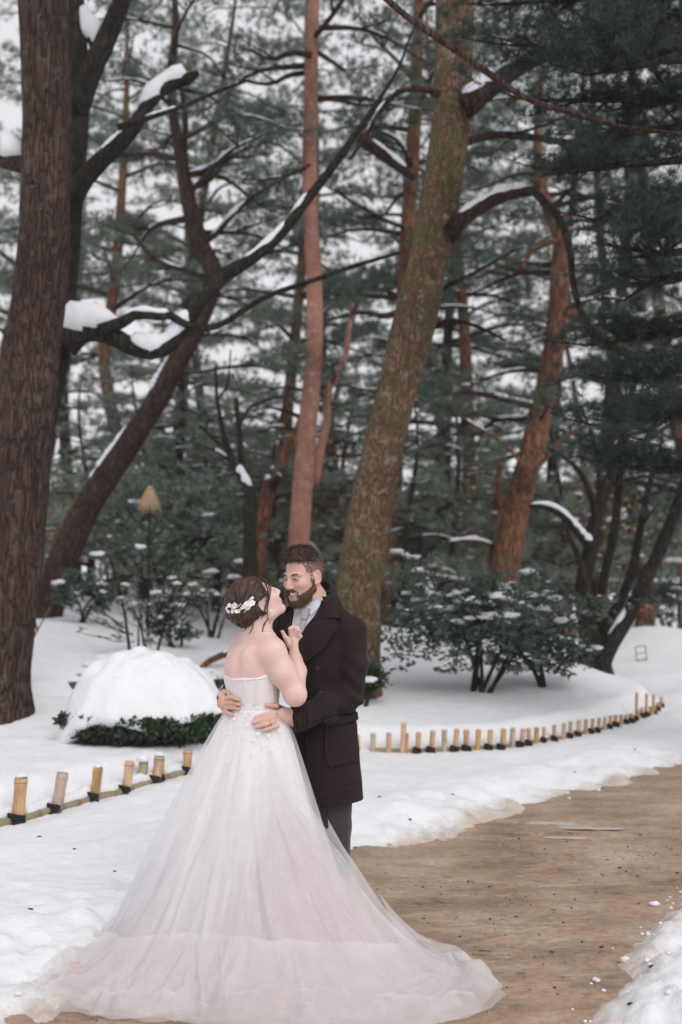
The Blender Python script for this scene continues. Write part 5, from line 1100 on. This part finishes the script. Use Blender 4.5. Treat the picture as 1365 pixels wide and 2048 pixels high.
def skirt(scale, zoff, amp, seed, nth=360, ns=70, smax=1.0, r0=.137, hem=.0):
    th = np.linspace(0, 360, nth, endpoint=False); s = np.linspace(0, smax, ns)
    TH, S = np.meshgrid(np.radians(th), s, indexing='xy'); R = tab(np.degrees(TH), RB) * scale
    ea = np.sqrt((.135 * (np.cos(TH) * br_[0] + np.sin(TH) * br_[1])) ** 2 + (.103 * (np.cos(TH) * bf[0] + np.sin(TH) * bf[1])) ** 2) + .007 + zoff
    k = fbm(np.stack([np.cos(TH) * 5.5, np.sin(TH) * 5.5, S * 0.7], -1), 3, seed); k2 = 1 - 2 * np.abs(vnoise(np.stack([np.cos(TH) * 11, np.sin(TH) * 11, S * 0.9], -1), seed + 2))
    r = ea + (R - ea) * S ** .86 + amp * S * (k + .5 * k2) * (.4 + .6 * S)
    r = r * (1 + hem * S ** 3 * fbm(np.stack([np.cos(TH) * 2.5, np.sin(TH) * 2.5, 0 * S + seed], -1), 3, seed + 7))
    z = 1.035 * (1 - S) + .012
    V = np.stack([bx + r * np.cos(TH), by + r * np.sin(TH), z], -1).reshape(-1, 3); return V, grid_faces(ns, nth, True)
lining_g = skirt(.88, -.003, .045, 5, smax=.96, hem=.16); skirt_g = skirt(1.0, .004, .05, 9)
RT = [(168, .66), (180, .67), (194, .74), (206, .98), (214, 1.02), (232, .90), (252, .84), (270, .84), (285, .87), (302, 1.03), (316, 1.15), (330, 1.16), (342, 1.04), (352, .92), (0, .85), (90, .6)]
PT = [(170, 1.2), (182, 1.4), (196, 2.0), (212, 2.3), (230, 2.0), (250, 1.8), (290, 1.85), (320, 2.2), (345, 2.6), (0, 2.6), (90, 1.5)]
def train(seed, scale, amp, zadd, s0=0.0, s1=1.0, tl=(268, 170), trr=(284, 353), ns=110, nt=300, r0=.15, widen=.34, lift=.0, zmin=.012):
    s = np.linspace(s0, s1, ns); t = np.linspace(0, 1, nt); S, T = np.meshgrid(s, t, indexing='ij')
    w = sstep(0, widen, S); DL = tl[0] + (tl[1] - tl[0]) * w ** .8; DR = trr[0] + (trr[1] - trr[0]) * w ** .8
    D = DL + (DR - DL) * T; TH = np.radians(D)
    hemw = 1 + .035 * fbm(np.stack([T * 14, 0 * T, 0 * T + seed], -1), 3, seed)
    R = tab(D, RT) * scale * hemw; p = tab(D, PT)
    u = np.stack([T * 17 + .8 * np.sin(S * 2.2 + seed), S * 1.1, 0 * S + seed], -1)
    k = fbm(u, 3, seed); rid = 1 - 2 * np.abs(vnoise(u * [1.6, .8, 1], seed + 4))
    fold = (k * .7 + rid * .6) * sstep(.10, .65, S) * sstep(0, .07, T) * sstep(1, .93, T)
    r = r0 + (R - r0) * S
    z = 1.0 * np.maximum(0, 1 - S * 1.04) ** p + zadd
    gnd = sstep(.55, .95, S)
    cross = fbm(np.stack([T * 9, S * 9, 0 * S + 3 + seed], -1), 3, seed + 8)
    r = r + amp * fold * (1 - .5 * gnd); z = z + gnd * (.050 * np.maximum(0, .25 + fold + .9 * cross)) * sstep(1.02, .9, S)
    z = np.maximum(z, zmin) + lift
    V = np.stack([bx + r * np.cos(TH), by + r * np.sin(TH), z], -1).reshape(-1, 3); return V, grid_faces(ns, nt)
tr1 = train(2, 1.0, .06, .006); tr2 = train(6, .93, .07, .002, tl=(267, 190), trr=(283, 346), widen=.36); tr3 = train(11, 1.06, .05, .012, s0=.55)
lin = obj('lining', lining_g, M['lining'], gown); skt = obj('skirt', skirt_g, M['tulle'], gown)
obj('train', tr1, M['tulle'], gown); obj('train', tr2, M['tulle'], gown); obj('train_hem', tr3, M['tulle_hem'], gown)
# blush underskirt that follows the train
obj('underskirt', train(14, .86, .035, -.015, zmin=.004, tl=(264, 204), trr=(283, 343), widen=.45), M['tulle_blush'], gown); obj('underskirt', train(4, .74, .03, -.015, zmin=.006, s0=0, s1=1, tl=(266, 200), trr=(283, 345), widen=.4), M['tulle_blush'], gown)
dress_b = bvh_of((bodV, bodF), skirt_g, tr1, (brideV, brideF))
dr2 = bvh_of((bodV, bodF), skirt_g)
# bodice boning and back lacing
for a_, b_ in (([(515, 1357), (511, 1385), (509, 1412)], 1), ([(541, 1352), (545, 1380), (549, 1408)], 1), ([(490, 1358), (489, 1385), (488, 1412)], 1), ([(468, 1358), (470, 1385), (472, 1412)], 1)):
    A = catmull(np.array(a_, float), 12); pts = np.array([cast(dr2, *q)[0] + cast(dr2, *q)[1] * .001 for q in A])
    obj('boning', MB().add(*tube(pts, np.full(12, .0035), 6)), M['satin'], gown)
A = catmull(np.array([(452, 1349), (464, 1358), (490, 1359), (515, 1357), (530, 1355), (543, 1350)], float), 26)
obj('edging', MB().add(*tube(np.array([cast(dr2, q[0], q[1] + 1.0)[0] for q in A]), np.full(26, .0032), 6)), M['satin'], gown)
# lace flowers
def flower_mesh(r, seed):
    mb = MB(); rng = rs(seed)
    for k in range(5):
        a = k * 2 * math.pi / 5 + rng.normal(0, .12); n = 6; u = np.linspace(0, 1, n)
        w = np.sin(u * math.pi * .92) ** .7 * r * .42; x = u * r; z = .35 * r * np.sin(u * 2.2) + rng.normal(0, .04 * r)
        L = np.stack([x * math.cos(a) - w * math.sin(a), x * math.sin(a) + w * math.cos(a), z], -1); Rr = np.stack([x * math.cos(a) + w * math.sin(a), x * math.sin(a) - w * math.cos(a), z], -1)
        V = np.stack([L, Rr], 1).reshape(-1, 3); i = np.arange(n - 1) * 2; mb.add(V, np.stack([i, i + 1, i + 3, i + 2], -1))
    mb.add(*blob((0, 0, .2 * r), (.2 * r,) * 3, seed, 6, 5, .1)); return make_mesh('flower', *mb.data())
FM = [flower_mesh(1.0, k) for k in range(3)]
for m_ in FM: m_.materials.append(M['petal'])
def flower(parent, p, n, r, k, name='flower'):
    o = bpy.data.objects.new(name, FM[k % 3]); o.location = np.asarray(p) - wloc(parent); o.scale = (r,) * 3
    o.rotation_mode = 'QUATERNION'; o.rotation_quaternion = Vector(n).to_track_quat('Z', 'X'); link(o, parent); return o
rng = rs(77)
spots = [(518, 1405), (476, 1428), (484, 1422), (495, 1432), (470, 1436), (488, 1440), (500, 1424), (503, 1440), (462, 1432), (455, 1440), (480, 1450), (512, 1420), (497, 1450), (520, 1466), (468, 1455), (450, 1452), (540, 1470), (508, 1478), (574, 1484), (560, 1462), (488, 1474), (445, 1470), (526, 1490), (470, 1490), (545, 1500), (435, 1492), (505, 1510), (583, 1460), (455, 1520), (530, 1525)]
for k, (px, py) in enumerate(spots):
    p, n = cast(dress_b, px + rng.normal(0, 2), py + rng.normal(0, 2))
    if n @ (CAM - p) < 0: n = -n
    flower(gown, p + n * .002, n, .0075 * rng.uniform(.7, 1.3) * (1.0 if k else 1.3), k)

# ------------------------------------------------------------------ bride: hair
hs_, hm = Field(BO - .17, BO + .17, .0035), None
ee = lambda f_, T, R, c, r, k=.02, op='add': f_.ell(T(*c), r, R, k, op)
ee(hs_, bh, BR, (0, -.020, .034), (.082, .102, .100)); ee(hs_, bh, BR, (0, -.07, .045), (.066, .055, .07), .03); ee(hs_, bh, BR, (.055, -.01, .0), (.032, .042, .05), .02); ee(hs_, bh, BR, (-.05, -.01, .0), (.034, .045, .05), .02)
BUN = Q(479, 1226, -.225)
hs_.ell(BUN, (.050, .045, .044), k=.03); hs_.cone(bh(0, -.09, -.01), BUN, .05, .045, .03)
def _hclip(x, y, z):
    q = [x - BO[0], y - BO[1], z - BO[2]]; l = [BR[j][0] * q[0] + BR[j][1] * q[1] + BR[j][2] * q[2] for j in range(3)]
    face = np.maximum(l[1] - (.052 + .30 * (l[2] - .03)), -(.098 - l[2]) * 1)     # bare face in front of the hairline
    inface = np.minimum((l[1] - (.048 + .18 * l[2])), .118 - .55 * np.maximum(0, l[1] - .05) - l[2])
    inear = np.minimum(np.minimum(l[1] + .036, .016 - l[2]), np.abs(l[0]) - .060)
    return np.maximum(inface, inear)
hs_.clip(_hclip); hV, hF = hs_.mesh(2); del hs_
hn = vnormals(hV, hF); loc = (hV - BO) @ BR.T; bl = hV - BUN; dist = np.linalg.norm(bl, axis=1)
ang = np.arctan2(bl[:, 2], bl[:, 0]); hV = hV + hn * (.0035 * np.sin(ang * 13 + 2.5 * vnoise(hV * 18, 2)) * np.minimum(1, dist / .08) + .003 * vnoise(hV * 40, 5))[:, None]
hair_b = obj('hair', (hV, hF), M['hair_bride'], bride)
hb = bvh_of((hV, hF))
# locks lying over the surface, swept to the knot
mb = MB(); rng = rs(5)
cand = hV[(loc[:, 1] > -.13) & (dist > .06)]
for q in cand[rng.choice(len(cand), 620, replace=False)]:
    p = q.copy(); pts = []; tw = rng.normal(0, .25); L = rng.uniform(9, 20)
    for i in range(int(L)):
        h = hb.find_nearest(Vector(p)); n_ = np.array(h[1]); p = np.array(h[0]) + n_ * .0015; pts.append(p.copy())
        to = BUN + [0, 0, .01] - p; t_ = to - n_ * (to @ n_); sd_ = np.cross(n_, t_); dvec = norm(t_) + norm(sd_) * tw
        if np.linalg.norm(to) < .045: break
        p = p + norm(dvec) * .008
    if len(pts) > 4:
        pts = np.array(pts); R = rng.uniform(.0018, .0042) * np.sin(np.linspace(.25, math.pi - .1, len(pts))) ** .6; mb.add(*tube(pts, np.maximum(R, .0004), 4, caps=False))
obj('lock', mb, M['hair_bride'], hair_b, kind='stuff')
# low knot of rolled locks
for k in range(9):
    a0 = rng.uniform(0, 6.28); ax_ = norm(rng.normal(size=3) * [.6, .5, .6] + [0, -1.1, 0]); e1 = norm(np.cross(ax_, [0, 0, 1])); e2 = np.cross(ax_, e1); a = np.linspace(a0, a0 + rng.uniform(2.6, 4.4), 22); rr = rng.uniform(.024, .044)
    C = BUN + [.0, -.012, -.002] + rng.normal(0, .008, 3) + rr * (np.cos(a)[:, None] * e1 + np.sin(a)[:, None] * e2) + ax_ * (np.linspace(-.012, .018, 22))[:, None]
    obj('rolled_lock', MB().add(*tube(C, .0125 * np.sin(np.linspace(.3, math.pi - .2, 22)) ** .5, 10, lambda A_, L_: .12 * np.sin(A_ * 5 + L_ * 60))), M['hair_bride'], hair_b)
# loose wisps
W = [[(530, 1157, -.20), (542, 1177, -.215), (538, 1205, -.235), (535, 1228, -.23), (541, 1248, -.22)], [(532, 1168, -.22), (538, 1190, -.245), (532, 1220, -.25), (522, 1238, -.25)], [(500, 1240, -.25), (494, 1255, -.26), (485, 1262, -.26)], [(508, 1238, -.24), (505, 1256, -.25), (498, 1268, -.25)],
     [(492, 1243, -.25), (487, 1252, -.26), (480, 1258, -.26)], [(536, 1238, -.22), (528, 1252, -.23), (527, 1266, -.235), (533, 1272, -.235)], [(526, 1155, -.21), (536, 1180, -.245), (530, 1215, -.255), (527, 1232, -.25)], [(457, 1188, -.16), (455, 1200, -.17), (457, 1212, -.19)]]
for w_ in W:
    for j in range(4):
        pts = catmull(np.array([Q(*q) + rng.normal(0, .002, 3) for q in w_]), 18); obj('wisp', MB().add(*tube(pts, np.linspace(.0016, .0005, 18), 4)), M['hair_bride'], hair_b)
mbf = MB()
for q in hV[rng.choice(len(hV), 130, replace=False)]:
    n_ = norm(q - BO); tdir = norm(np.cross(n_, rng.normal(size=3))); L = rng.uniform(.02, .05)
    mbf.add(*tube(catmull(np.array([q, q + tdir * L * .5 + n_ * .006, q + tdir * L + n_ * rng.uniform(-.002, .010)]), 6), np.linspace(.0007, .0003, 6), 3))
obj('flyaway', mbf, M['hair_bride'], hair_b, kind='stuff')
# flower comb
comb = bpy.data.objects.new('hair_comb', None); comb.location = (0, 0, 0); link(comb, bride); comb.location = Q(480, 1215, -.28) - wloc(bride)
ck = 0
for px, py in [(457, 1216), (460, 1221), (461, 1212), (465, 1217), (467, 1224), (469, 1212), (471, 1219), (474, 1225), (475, 1213), (478, 1218), (480, 1223), (482, 1212), (486, 1217), (489, 1221), (490, 1213), (494, 1216), (495, 1209), (498, 1213), (498, 1204), (501, 1209), (500, 1199), (504, 1197), (505, 1206)]:
    p, n = cast(hb, px, py)
    if n @ (CAM - p) < 0: n = -n
    flower(comb, p + n * .006, n + rng.normal(0, .3, 3), .0125 * rng.uniform(.75, 1.15), ck, 'flower'); ck += 1
ep = bh(.080, -.002, -.052); obj('earring', MB().add(*blob(ep, (.006, .006, .007), 3, 10, 8, .02)), M['pearl'], bride)
# face details
for x in (1, -1):
    obj('eye', MB().add(*blob(bh(x * .030, .080, -.002), (.0115,) * 3, 1, 12, 8, 0)), M['skin_bride'], bride)
    a = np.linspace(-1, 1, 9); obj('eyelash', MB().add(*tube(np.array([bh(x * (.030 + .014 * q), .0935 - .005 * q * q, -.004 + .003 * q * q) for q in a]), np.full(9, .0018), 5)), M['brow'], bride)
    obj('eyebrow', MB().add(*tube(np.array([bh(x * (.030 + .017 * q), .0955 - .008 * q * q - .002 * q, .021 + .002 * q - .003 * q * q) for q in a]), .0022 * (1.1 - np.abs(a)), 5)), M['brow'], bride)
a = np.linspace(-1, 1, 11)
obj('lips', MB().add(*tube(np.array([bh(.020 * q, .0965 - .010 * q * q, -.066 + .002 * abs(q)) for q in a]), .0048 * np.sqrt(1.02 - a * a), 7)).add(*tube(np.array([bh(.019 * q, .0945 - .010 * q * q, -.0755 + .003 * q * q) for q in a]), .0052 * np.sqrt(1.02 - a * a), 7)), M['lip'], bride, kind='stuff')

# ================================================================== groom
groom = thing('person', (Q(640, 1842, .06)[0], Q(640, 1842, .06)[1], 0.0), 'bearded smiling person in a dark wool coat, arms round the white gown', 'person')
GO = Q(607, 1150, .03); GR, gh = frame_head([-.64, -.74, -.20], GO)
gbd = Field([-.66, Y0 - .52, -.01], [.20, Y0 + .34, 1.86], .004)
head(gbd, gh, GR, 1.0); gbd.ell(gh(0, .068, -.085), (.034, .03, .03), GR, .02)
gbd.ell(gh(0, .108, -.0745), (.024, .020, .0075), GR, .004, 'sub'); [gbd.ell(gh(x * .020, .100, -.0715), (.014, .020, .006), GR, .004, 'sub') for x in (-1, 1)]
gbd.chain([Q(640, 1250, .07), Q(634, 1205, .06), gh(0, -.022, -.075)], [.075, .061, .060], .03)
gbd.column([sec(px, py, GC, a, b) for py, px, a, b in [(1240, 642, .10, .075), (1270, 640, .145, .09), (1320, 640, .15, .105), (1400, 645, .14, .105), (1480, 648, .145, .11), (1560, 650, .15, .12)]], gl, gf, .02)
gbd.chain([SH_L, EL_L, CU_L], [.05, .046, .024], .02); gbd.chain([SH_R, EL_R, CU_R], [.05, .044, .026], .02)
for px, dd in ((668, .02), (640, .12)):
    a_ = Q(px, 1560, dd); kn = np.array([a_[0] + .01, a_[1] - .01, .47]); an = np.array([a_[0], a_[1] + .03, .09]); gbd.chain([a_, kn, an], [.085, .055, .04], .03)
# left hand spread on the small of her back
dd = lambda px, py, o=.009: max(depth(dress_b, px, py), -.40) - o
wL = CU_L + dc * .01
hdz = .5 * (dd(562, 1434) + CU_L[1] - Y0) - .012; pc = Q(566, 1433, hdz); fdir = norm(Q(512, 1442, dd(512, 1442)) - Q(585, 1436, dd(575, 1436))); zz = norm(np.array([0, -.25, 1.0]) - fdir * fdir[2]); nn_ = np.cross(fdir, zz)
gbd.ell(pc, (.054, .041, .017), np.stack([fdir, zz, nn_]), .012); gbd.cone(wL, pc, .024, .020, .03)
LH = [([(550, 1425), (529, 1431), (511, 1436)], (.0115, .0105, .0088)), ([(549, 1434), (527, 1440), (507, 1445)], (.0118, .0108, .009)), ([(550, 1443), (530, 1449), (512, 1454)], (.0112, .0103, .0086)), ([(556, 1451), (541, 1457), (527, 1461)], (.0103, .0092, .0078)), ([(572, 1421), (553, 1412), (534, 1410)], (.0145, .0122, .0095))]
for pts, r in LH:
    gbd.chain([Q(*pts[0], dd(*pts[0], .013)), Q(*pts[1], dd(*pts[1], .017)), Q(*pts[2], dd(*pts[2], .010))], r, .004)
# right hand coming round her far side
wR = CU_R + dr * .01
pr_ = Q(446, 1404, -.155); gbd.cone(wR, pr_, .030, .026, .02); gbd.ell(Q(447, 1404, -.175), (.020, .040, .040), k=.015)
RH = [([(449, 1397), (464, 1394), (477, 1399)], (.0118, .0108, .009)), ([(449, 1407), (465, 1405), (479, 1409)], (.0118, .0108, .009)), ([(449, 1416), (465, 1415), (477, 1418)], (.0112, .0102, .0088)), ([(449, 1424), (458, 1427), (465, 1430)], (.0102, .0092, .008)), ([(441, 1390), (449, 1383), (459, 1386)], (.0145, .0125, .010))]
for pts, r in RH:
    q = [max(min(depth(dress_b, *p_), -.12), -.34) - .012 for p_ in pts]; q[0] = min(-.19, q[0] + .03); gbd.chain([Q(*pts[0], q[0]), Q(*pts[1], q[1] - .008), Q(*pts[2], q[2])], r, .004)
groomV, groomF = gbd.mesh(1); del gbd
obj('body', (groomV, groomF), M['skin_groom'], groom)
q0, q1 = Q(541, 1446, dd(541, 1446, .016)), LH[2]
rd = norm(Q(530, 1449, dd(530, 1449)) - Q(550, 1443, dd(550, 1443))); e1 = norm(np.cross(rd, [0, 0, 1])); e2 = np.cross(rd, e1); a = np.linspace(0, 2 * math.pi, 21)
obj('ring', MB().add(*tube(q0 + .0118 * (np.cos(a)[:, None] * e1 + np.sin(a)[:, None] * e2), np.full(21, .0018), 6)), M['gold'], groom)
# coat and its pieces
coat = obj('coat', (coatV, coatF), M['coat'], groom)
both = bvh_of((coatV, coatF), (groomV, groomF))
def panel(name, ea, eb, mat, parent, off=.008, thick=.008, bv=coat_b, **kw): return obj(name, patch(bv, ea, eb, off, thick, **kw), mat, parent)
shirt = panel('shirt', [(592, 1213), (587, 1240), (586, 1262), (590, 1290), (600, 1316)], [(652, 1190), (642, 1214), (626, 1245), (611, 1285), (603, 1318)], M['shirt'], groom, .004, .006, both, nr=22)
panel('collar', [(650, 1186), (634, 1204), (612, 1217)], [(651, 1196), (641, 1214), (626, 1230)], M['shirt'], shirt, .011, .006, both, nc=7)
panel('collar', [(594, 1211), (600, 1214), (610, 1217)], [(590, 1222), (592, 1228), (594, 1232)], M['shirt'], shirt, .011, .006, both, nc=7)
tie = panel('tie', [(606, 1238), (600, 1252), (594, 1268), (592, 1290), (596, 1314)], [(617, 1238), (613, 1252), (609, 1268), (605, 1290), (601, 1314)], M['tie'], groom, .010, .006, both, bulge=.004)
panel('knot', [(604, 1217), (604, 1226), (607, 1239)], [(624, 1219), (621, 1229), (617, 1239)], M['tie'], tie, .015, .012, both, bulge=.007, nc=8)
panel('lapel', [(645, 1205), (634, 1230), (615, 1258), (602, 1282), (602, 1306), (604, 1328)], [(668, 1236), (679, 1250), (668, 1268), (650, 1295), (628, 1314), (608, 1330)], M['coat'], coat, .021, .017, both, nr=26, nc=14, bulge=.007)
panel('collar', [(651, 1177), (652, 1190), (648, 1208), (650, 1238)], [(657, 1181), (671, 1203), (679, 1222), (684, 1240)], M['coat'], coat, .030, .020, both, nr=20, nc=12, bulge=.006)
panel('lapel', [(592, 1213), (587, 1236), (584, 1262), (588, 1290), (598, 1318)], [(572, 1214), (562, 1236), (566, 1262), (578, 1290), (596, 1320)], M['coat'], coat, .015, .012, both, nr=22, nc=10)
panel('pocket', [(652, 1452), (651, 1480), (652, 1515), (662, 1534)], [(711, 1446), (713, 1475), (716, 1505), (714, 1522)], M['coat'], coat, .009, .010, nr=20, nc=16)
panel('pocket_flap', [(646, 1438), (652, 1446), (656, 1455)], [(711, 1424), (712, 1432), (714, 1440)], M['coat'], coat, .012, .008, nr=10, nc=18, bulge=.002)
panel('hem', [(632, 1584), (633, 1598)], [(722, 1562), (723, 1577)], M['coat'], coat, .004, .006, nr=6, nc=20)
panel('front_edge', [(604, 1326), (606, 1380), (610, 1460), (616, 1590)], [(609, 1326), (611, 1380), (615, 1460), (621, 1590)], M['coat'], coat, .006, .006, nr=24, nc=4)
panel('cuff', [(586, 1417), (593, 1436), (601, 1461)], [(594, 1415), (602, 1436), (610, 1459)], M['coat'], coat, .005, .006, nr=10, nc=5)
for px, py in ((637, 1337), (640, 1385)):
    p, n = cast(coat_b, px, py); e1 = norm(np.cross(n, [0, 0, 1])); e2 = np.cross(n, e1); a = np.arange(16) * 2 * math.pi / 16
    V = np.concatenate([p + n * h_ + r_ * (np.cos(a)[:, None] * e1 + np.sin(a)[:, None] * e2) for h_, r_ in ((0, .0125), (.004, .0125), (.0055, .0105), (.004, .008), (.0035, .0005))])
    obj('button', (V, grid_faces(5, 16, True)), M['button'], coat)
# trousers and shoes
tf = Field([-.22, Y0 - .18, .02], [.18, Y0 + .36, .80], .005)
for px, d_ in ((668, .02), (640, .12)):
    a_ = Q(px, 1560, d_); kn = np.array([a_[0] + .01, a_[1] - .01, .47]); an = np.array([a_[0] + .005, a_[1] + .03, .05]); tf.chain([a_ + [0, 0, .08], kn, an], [.095, .072, .072], .02)
tV, tF = tf.mesh(1); tn = vnormals(tV, tF); tV = tV + tn * (.006 * fbm(tV * [9, 9, 3.5], 3, 6))[:, None]; del tf
obj('trousers', (tV, tF), M['trouser'], groom)
for px, d_ in ((668, .02), (640, .12)):
    a_ = Q(px, 1560, d_); s_ = Field([a_[0] - .25, a_[1] - .3, -.01], [a_[0] + .15, a_[1] + .15, .16], .006)
    s_.chain([[a_[0], a_[1] + .05, .05], [a_[0] - .05, a_[1] - .06, .045], [a_[0] - .09, a_[1] - .15, .035]], [.045, .045, .035], .02); s_.clip(lambda x, y, z: .008 - z + 0 * x + 0 * y); obj('shoe', s_.mesh(1), M['shoe'], groom)
# hair, beard, face
gl_ = (groomV - GO) @ GR.T; gN = vnormals(groomV, groomF)
h_ = Field(GO - .16, GO + .19, .0035)
h_.ell(gh(0, -.010, .046), (.074, .097, .090), GR, .01); h_.ell(gh(0, .056, .097), (.052, .034, .025), GR, .03); h_.ell(gh(.01, .0, .110), (.054, .07, .022), GR, .03)
def _gclip(x, y, z):
    q = [x - GO[0], y - GO[1], z - GO[2]]; l = [GR[j][0] * q[0] + GR[j][1] * q[1] + GR[j][2] * q[2] for j in range(3)]
    return (.060 + .30 * np.maximum(0, l[1] - .0) + .10 * np.abs(l[0]) - .15 * np.maximum(0, -l[1])) - l[2]
h_.clip(_gclip); gV, gF = h_.mesh(2); del h_
gnm = vnormals(gV, gF); gloc = (gV - GO) @ GR.T; gV = gV + gnm * (.003 * vnoise(gloc * [60, 18, 40], 3) + .003 * vnoise(gloc * [22, 8, 20], 4))[:, None]
ghair = obj('hair', (gV, gF), M['hair_groom'], groom); rng = rs(9)
i = rng.choice(len(gV), 2600); dirs = GR[1] * 1.0 + gnm[i] * .35 + GR[0] * (gloc[i, 0] * 4)[:, None] + rng.normal(0, .28, (2600, 3))
obj('hair_strand', strands(gV[i], dirs, .02, .003, rng), M['hair_groom'], ghair, kind='stuff', smooth=False)
z_, y_, x_ = gl_[:, 2], gl_[:, 1], gl_[:, 0]
side = (z_ < .085) & (z_ > -.055 + .3 * np.maximum(0, y_ + .06)) & (y_ < .040 + .15 * z_) & (z_ > -.06) & ((y_ < -.034) | (z_ > .022) | ((y_ > .012) & (y_ < .026) & (z_ > -.06))) & (np.linalg.norm(gl_ * [1, .8, .8], axis=1) < .12)
ii = np.where(side)[0]; pr = np.clip((z_[ii] + .07) / .13, .12, 1); ii = ii[rng.uniform(size=len(ii)) < pr]; ii = np.repeat(ii, 2)[:9000]
obj('hair_strand', strands(groomV[ii] + rng.normal(0, .0015, (len(ii), 3)), gN[ii] * .5 - GR[2] * .7 - GR[1] * .4 + rng.normal(0, .2, (len(ii), 3)), .007 + .004 * np.clip(z_[ii] / .08, 0, 1), .0016, rng), M['fade'], ghair, kind='stuff', smooth=False)
b_ = Field(GO - [.17, .17, .21], GO + [.14, .14, .03], .003)
b_.ell(gh(0, .070, -.112), (.029, .028, .022), GR, .02)
for x in (-1, 1):
    b_.chain([gh(x * .0665, .004, -.030), gh(x * .064, .012, -.066), gh(x * .046, .042, -.104), gh(x * .018, .074, -.114)], [.0045, .0075, .0115, .016], .02)
    b_.cone(gh(x * .058, .030, -.072), gh(x * .040, .064, -.090), .012, .016, .015)
    b_.chain([gh(0, .1045, -.053), gh(x * .016, .101, -.056), gh(x * .030, .089, -.068), gh(x * .031, .083, -.088)], [.0048, .0060, .0060, .0075], .006)
b_.ell(gh(0, .108, -.0760), (.027, .026, .0105), GR, .004, 'sub'); [b_.ell(gh(x * .022, .098, -.0715), (.016, .024, .008), GR, .004, 'sub') for x in (-1, 1)]
bV, bF = b_.mesh(1); bn = vnormals(bV, bF); bV = bV + bn * (.003 * vnoise(bV * 90, 2))[:, None]
beard = obj('beard', (bV, bF), M['beard'], groom); bl_ = (bV - GO) @ GR.T
i = rng.choice(len(bV), 6000); lo = np.clip((-.05 - bl_[i, 2]) / .07, 0, 1)
obj('beard_strand', strands(bV[i], bn[i] * .8 - GR[2] * (.5 + .6 * lo)[:, None] + GR[1] * .2 + rng.normal(0, .25, (6000, 3)), .005 + .006 * lo, .0016, rng), M['beard'], beard, kind='stuff', smooth=False)
a = np.linspace(-1, 1, 15)
tz = np.array([[gh(.029 * q, .1005 - .012 * q * q, -.0665 + .002 * q * q), gh(.029 * q, .1005 - .012 * q * q, -.0795 + .010 * q * q)] for q in a]).reshape(-1, 3)
obj('teeth', (tz, grid_faces(15, 2)), M['teeth'], groom)
obj('mouth', MB().add(*blob(gh(0, .088, -.075), (.027, .008, .011), 1, 12, 8, 0)), M['mouth'], groom)
obj('lip', MB().add(*tube(np.array([gh(.026 * q, .1015 - .012 * q * q, -.0845 + .010 * q * q) for q in a]), .0034 * np.sqrt(1.03 - a * a), 7)), M['lip'], groom)
for x in (-1, 1):
    obj('eye', MB().add(*blob(gh(x * .031, .0812, -.001), (.0118,) * 3, 1, 14, 10, 0)), M['eye_white'], groom)
    obj('iris', MB().add(*blob(gh(x * .031 + .001, .0915, -.0028), (.0055, .0040, .0048), 1, 10, 8, 0)), M['iris'], groom)
    obj('eyelid', MB().add(*tube(np.array([gh(x * .031 + .015 * q, .0925 - .006 * q * q, .0030 - .004 * q * q) for q in a]), np.full(15, .0042), 6)), M['skin_groom'], groom)
    obj('eyelash', MB().add(*tube(np.array([gh(x * .031 + .014 * q, .0952 - .006 * q * q, -.0008 - .003 * q * q) for q in a]), np.full(15, .0016), 5)), M['brow'], groom)
    obj('eyelid', MB().add(*tube(np.array([gh(x * .031 + .014 * q, .0905 - .006 * q * q, -.0075 + .003 * q * q) for q in a]), np.full(15, .0042), 6)), M['skin_groom'], groom)
    bp = np.array([gh(x * (.031 + .019 * q), .0985 - .010 * q * q - .004 * q, .0205 + .003 * q - .004 * q * q) for q in a])
    obj('eyebrow', MB().add(*tube(bp, .0042 * np.sqrt(1.05 - a * a), 6)), M['brow'], groom)
# ------------------------------------------------------------------ cold mist in the air
m = bpy.data.materials.new('haze'); m.use_nodes = True; nt = m.node_tree; nt.nodes.remove(nt.nodes['Principled BSDF'])
pv = nt.nodes.new('ShaderNodeVolumePrincipled'); pv.inputs['Color'].default_value = (0.93, 0.96, 0.97, 1); pv.inputs['Density'].default_value = 0.0009; pv.inputs['Anisotropy'].default_value = 0.2
nt.links.new(pv.outputs[0], nt.nodes['Material Output'].inputs['Volume'])
V, F = box([0, 200, 9.5], [460, 560, 11.5]); obj('haze', (V, F), m, kind='stuff', smooth=False, label='thin pale winter mist filling the garden air', cat='haze')
sc.cycles.volume_bounces = 1
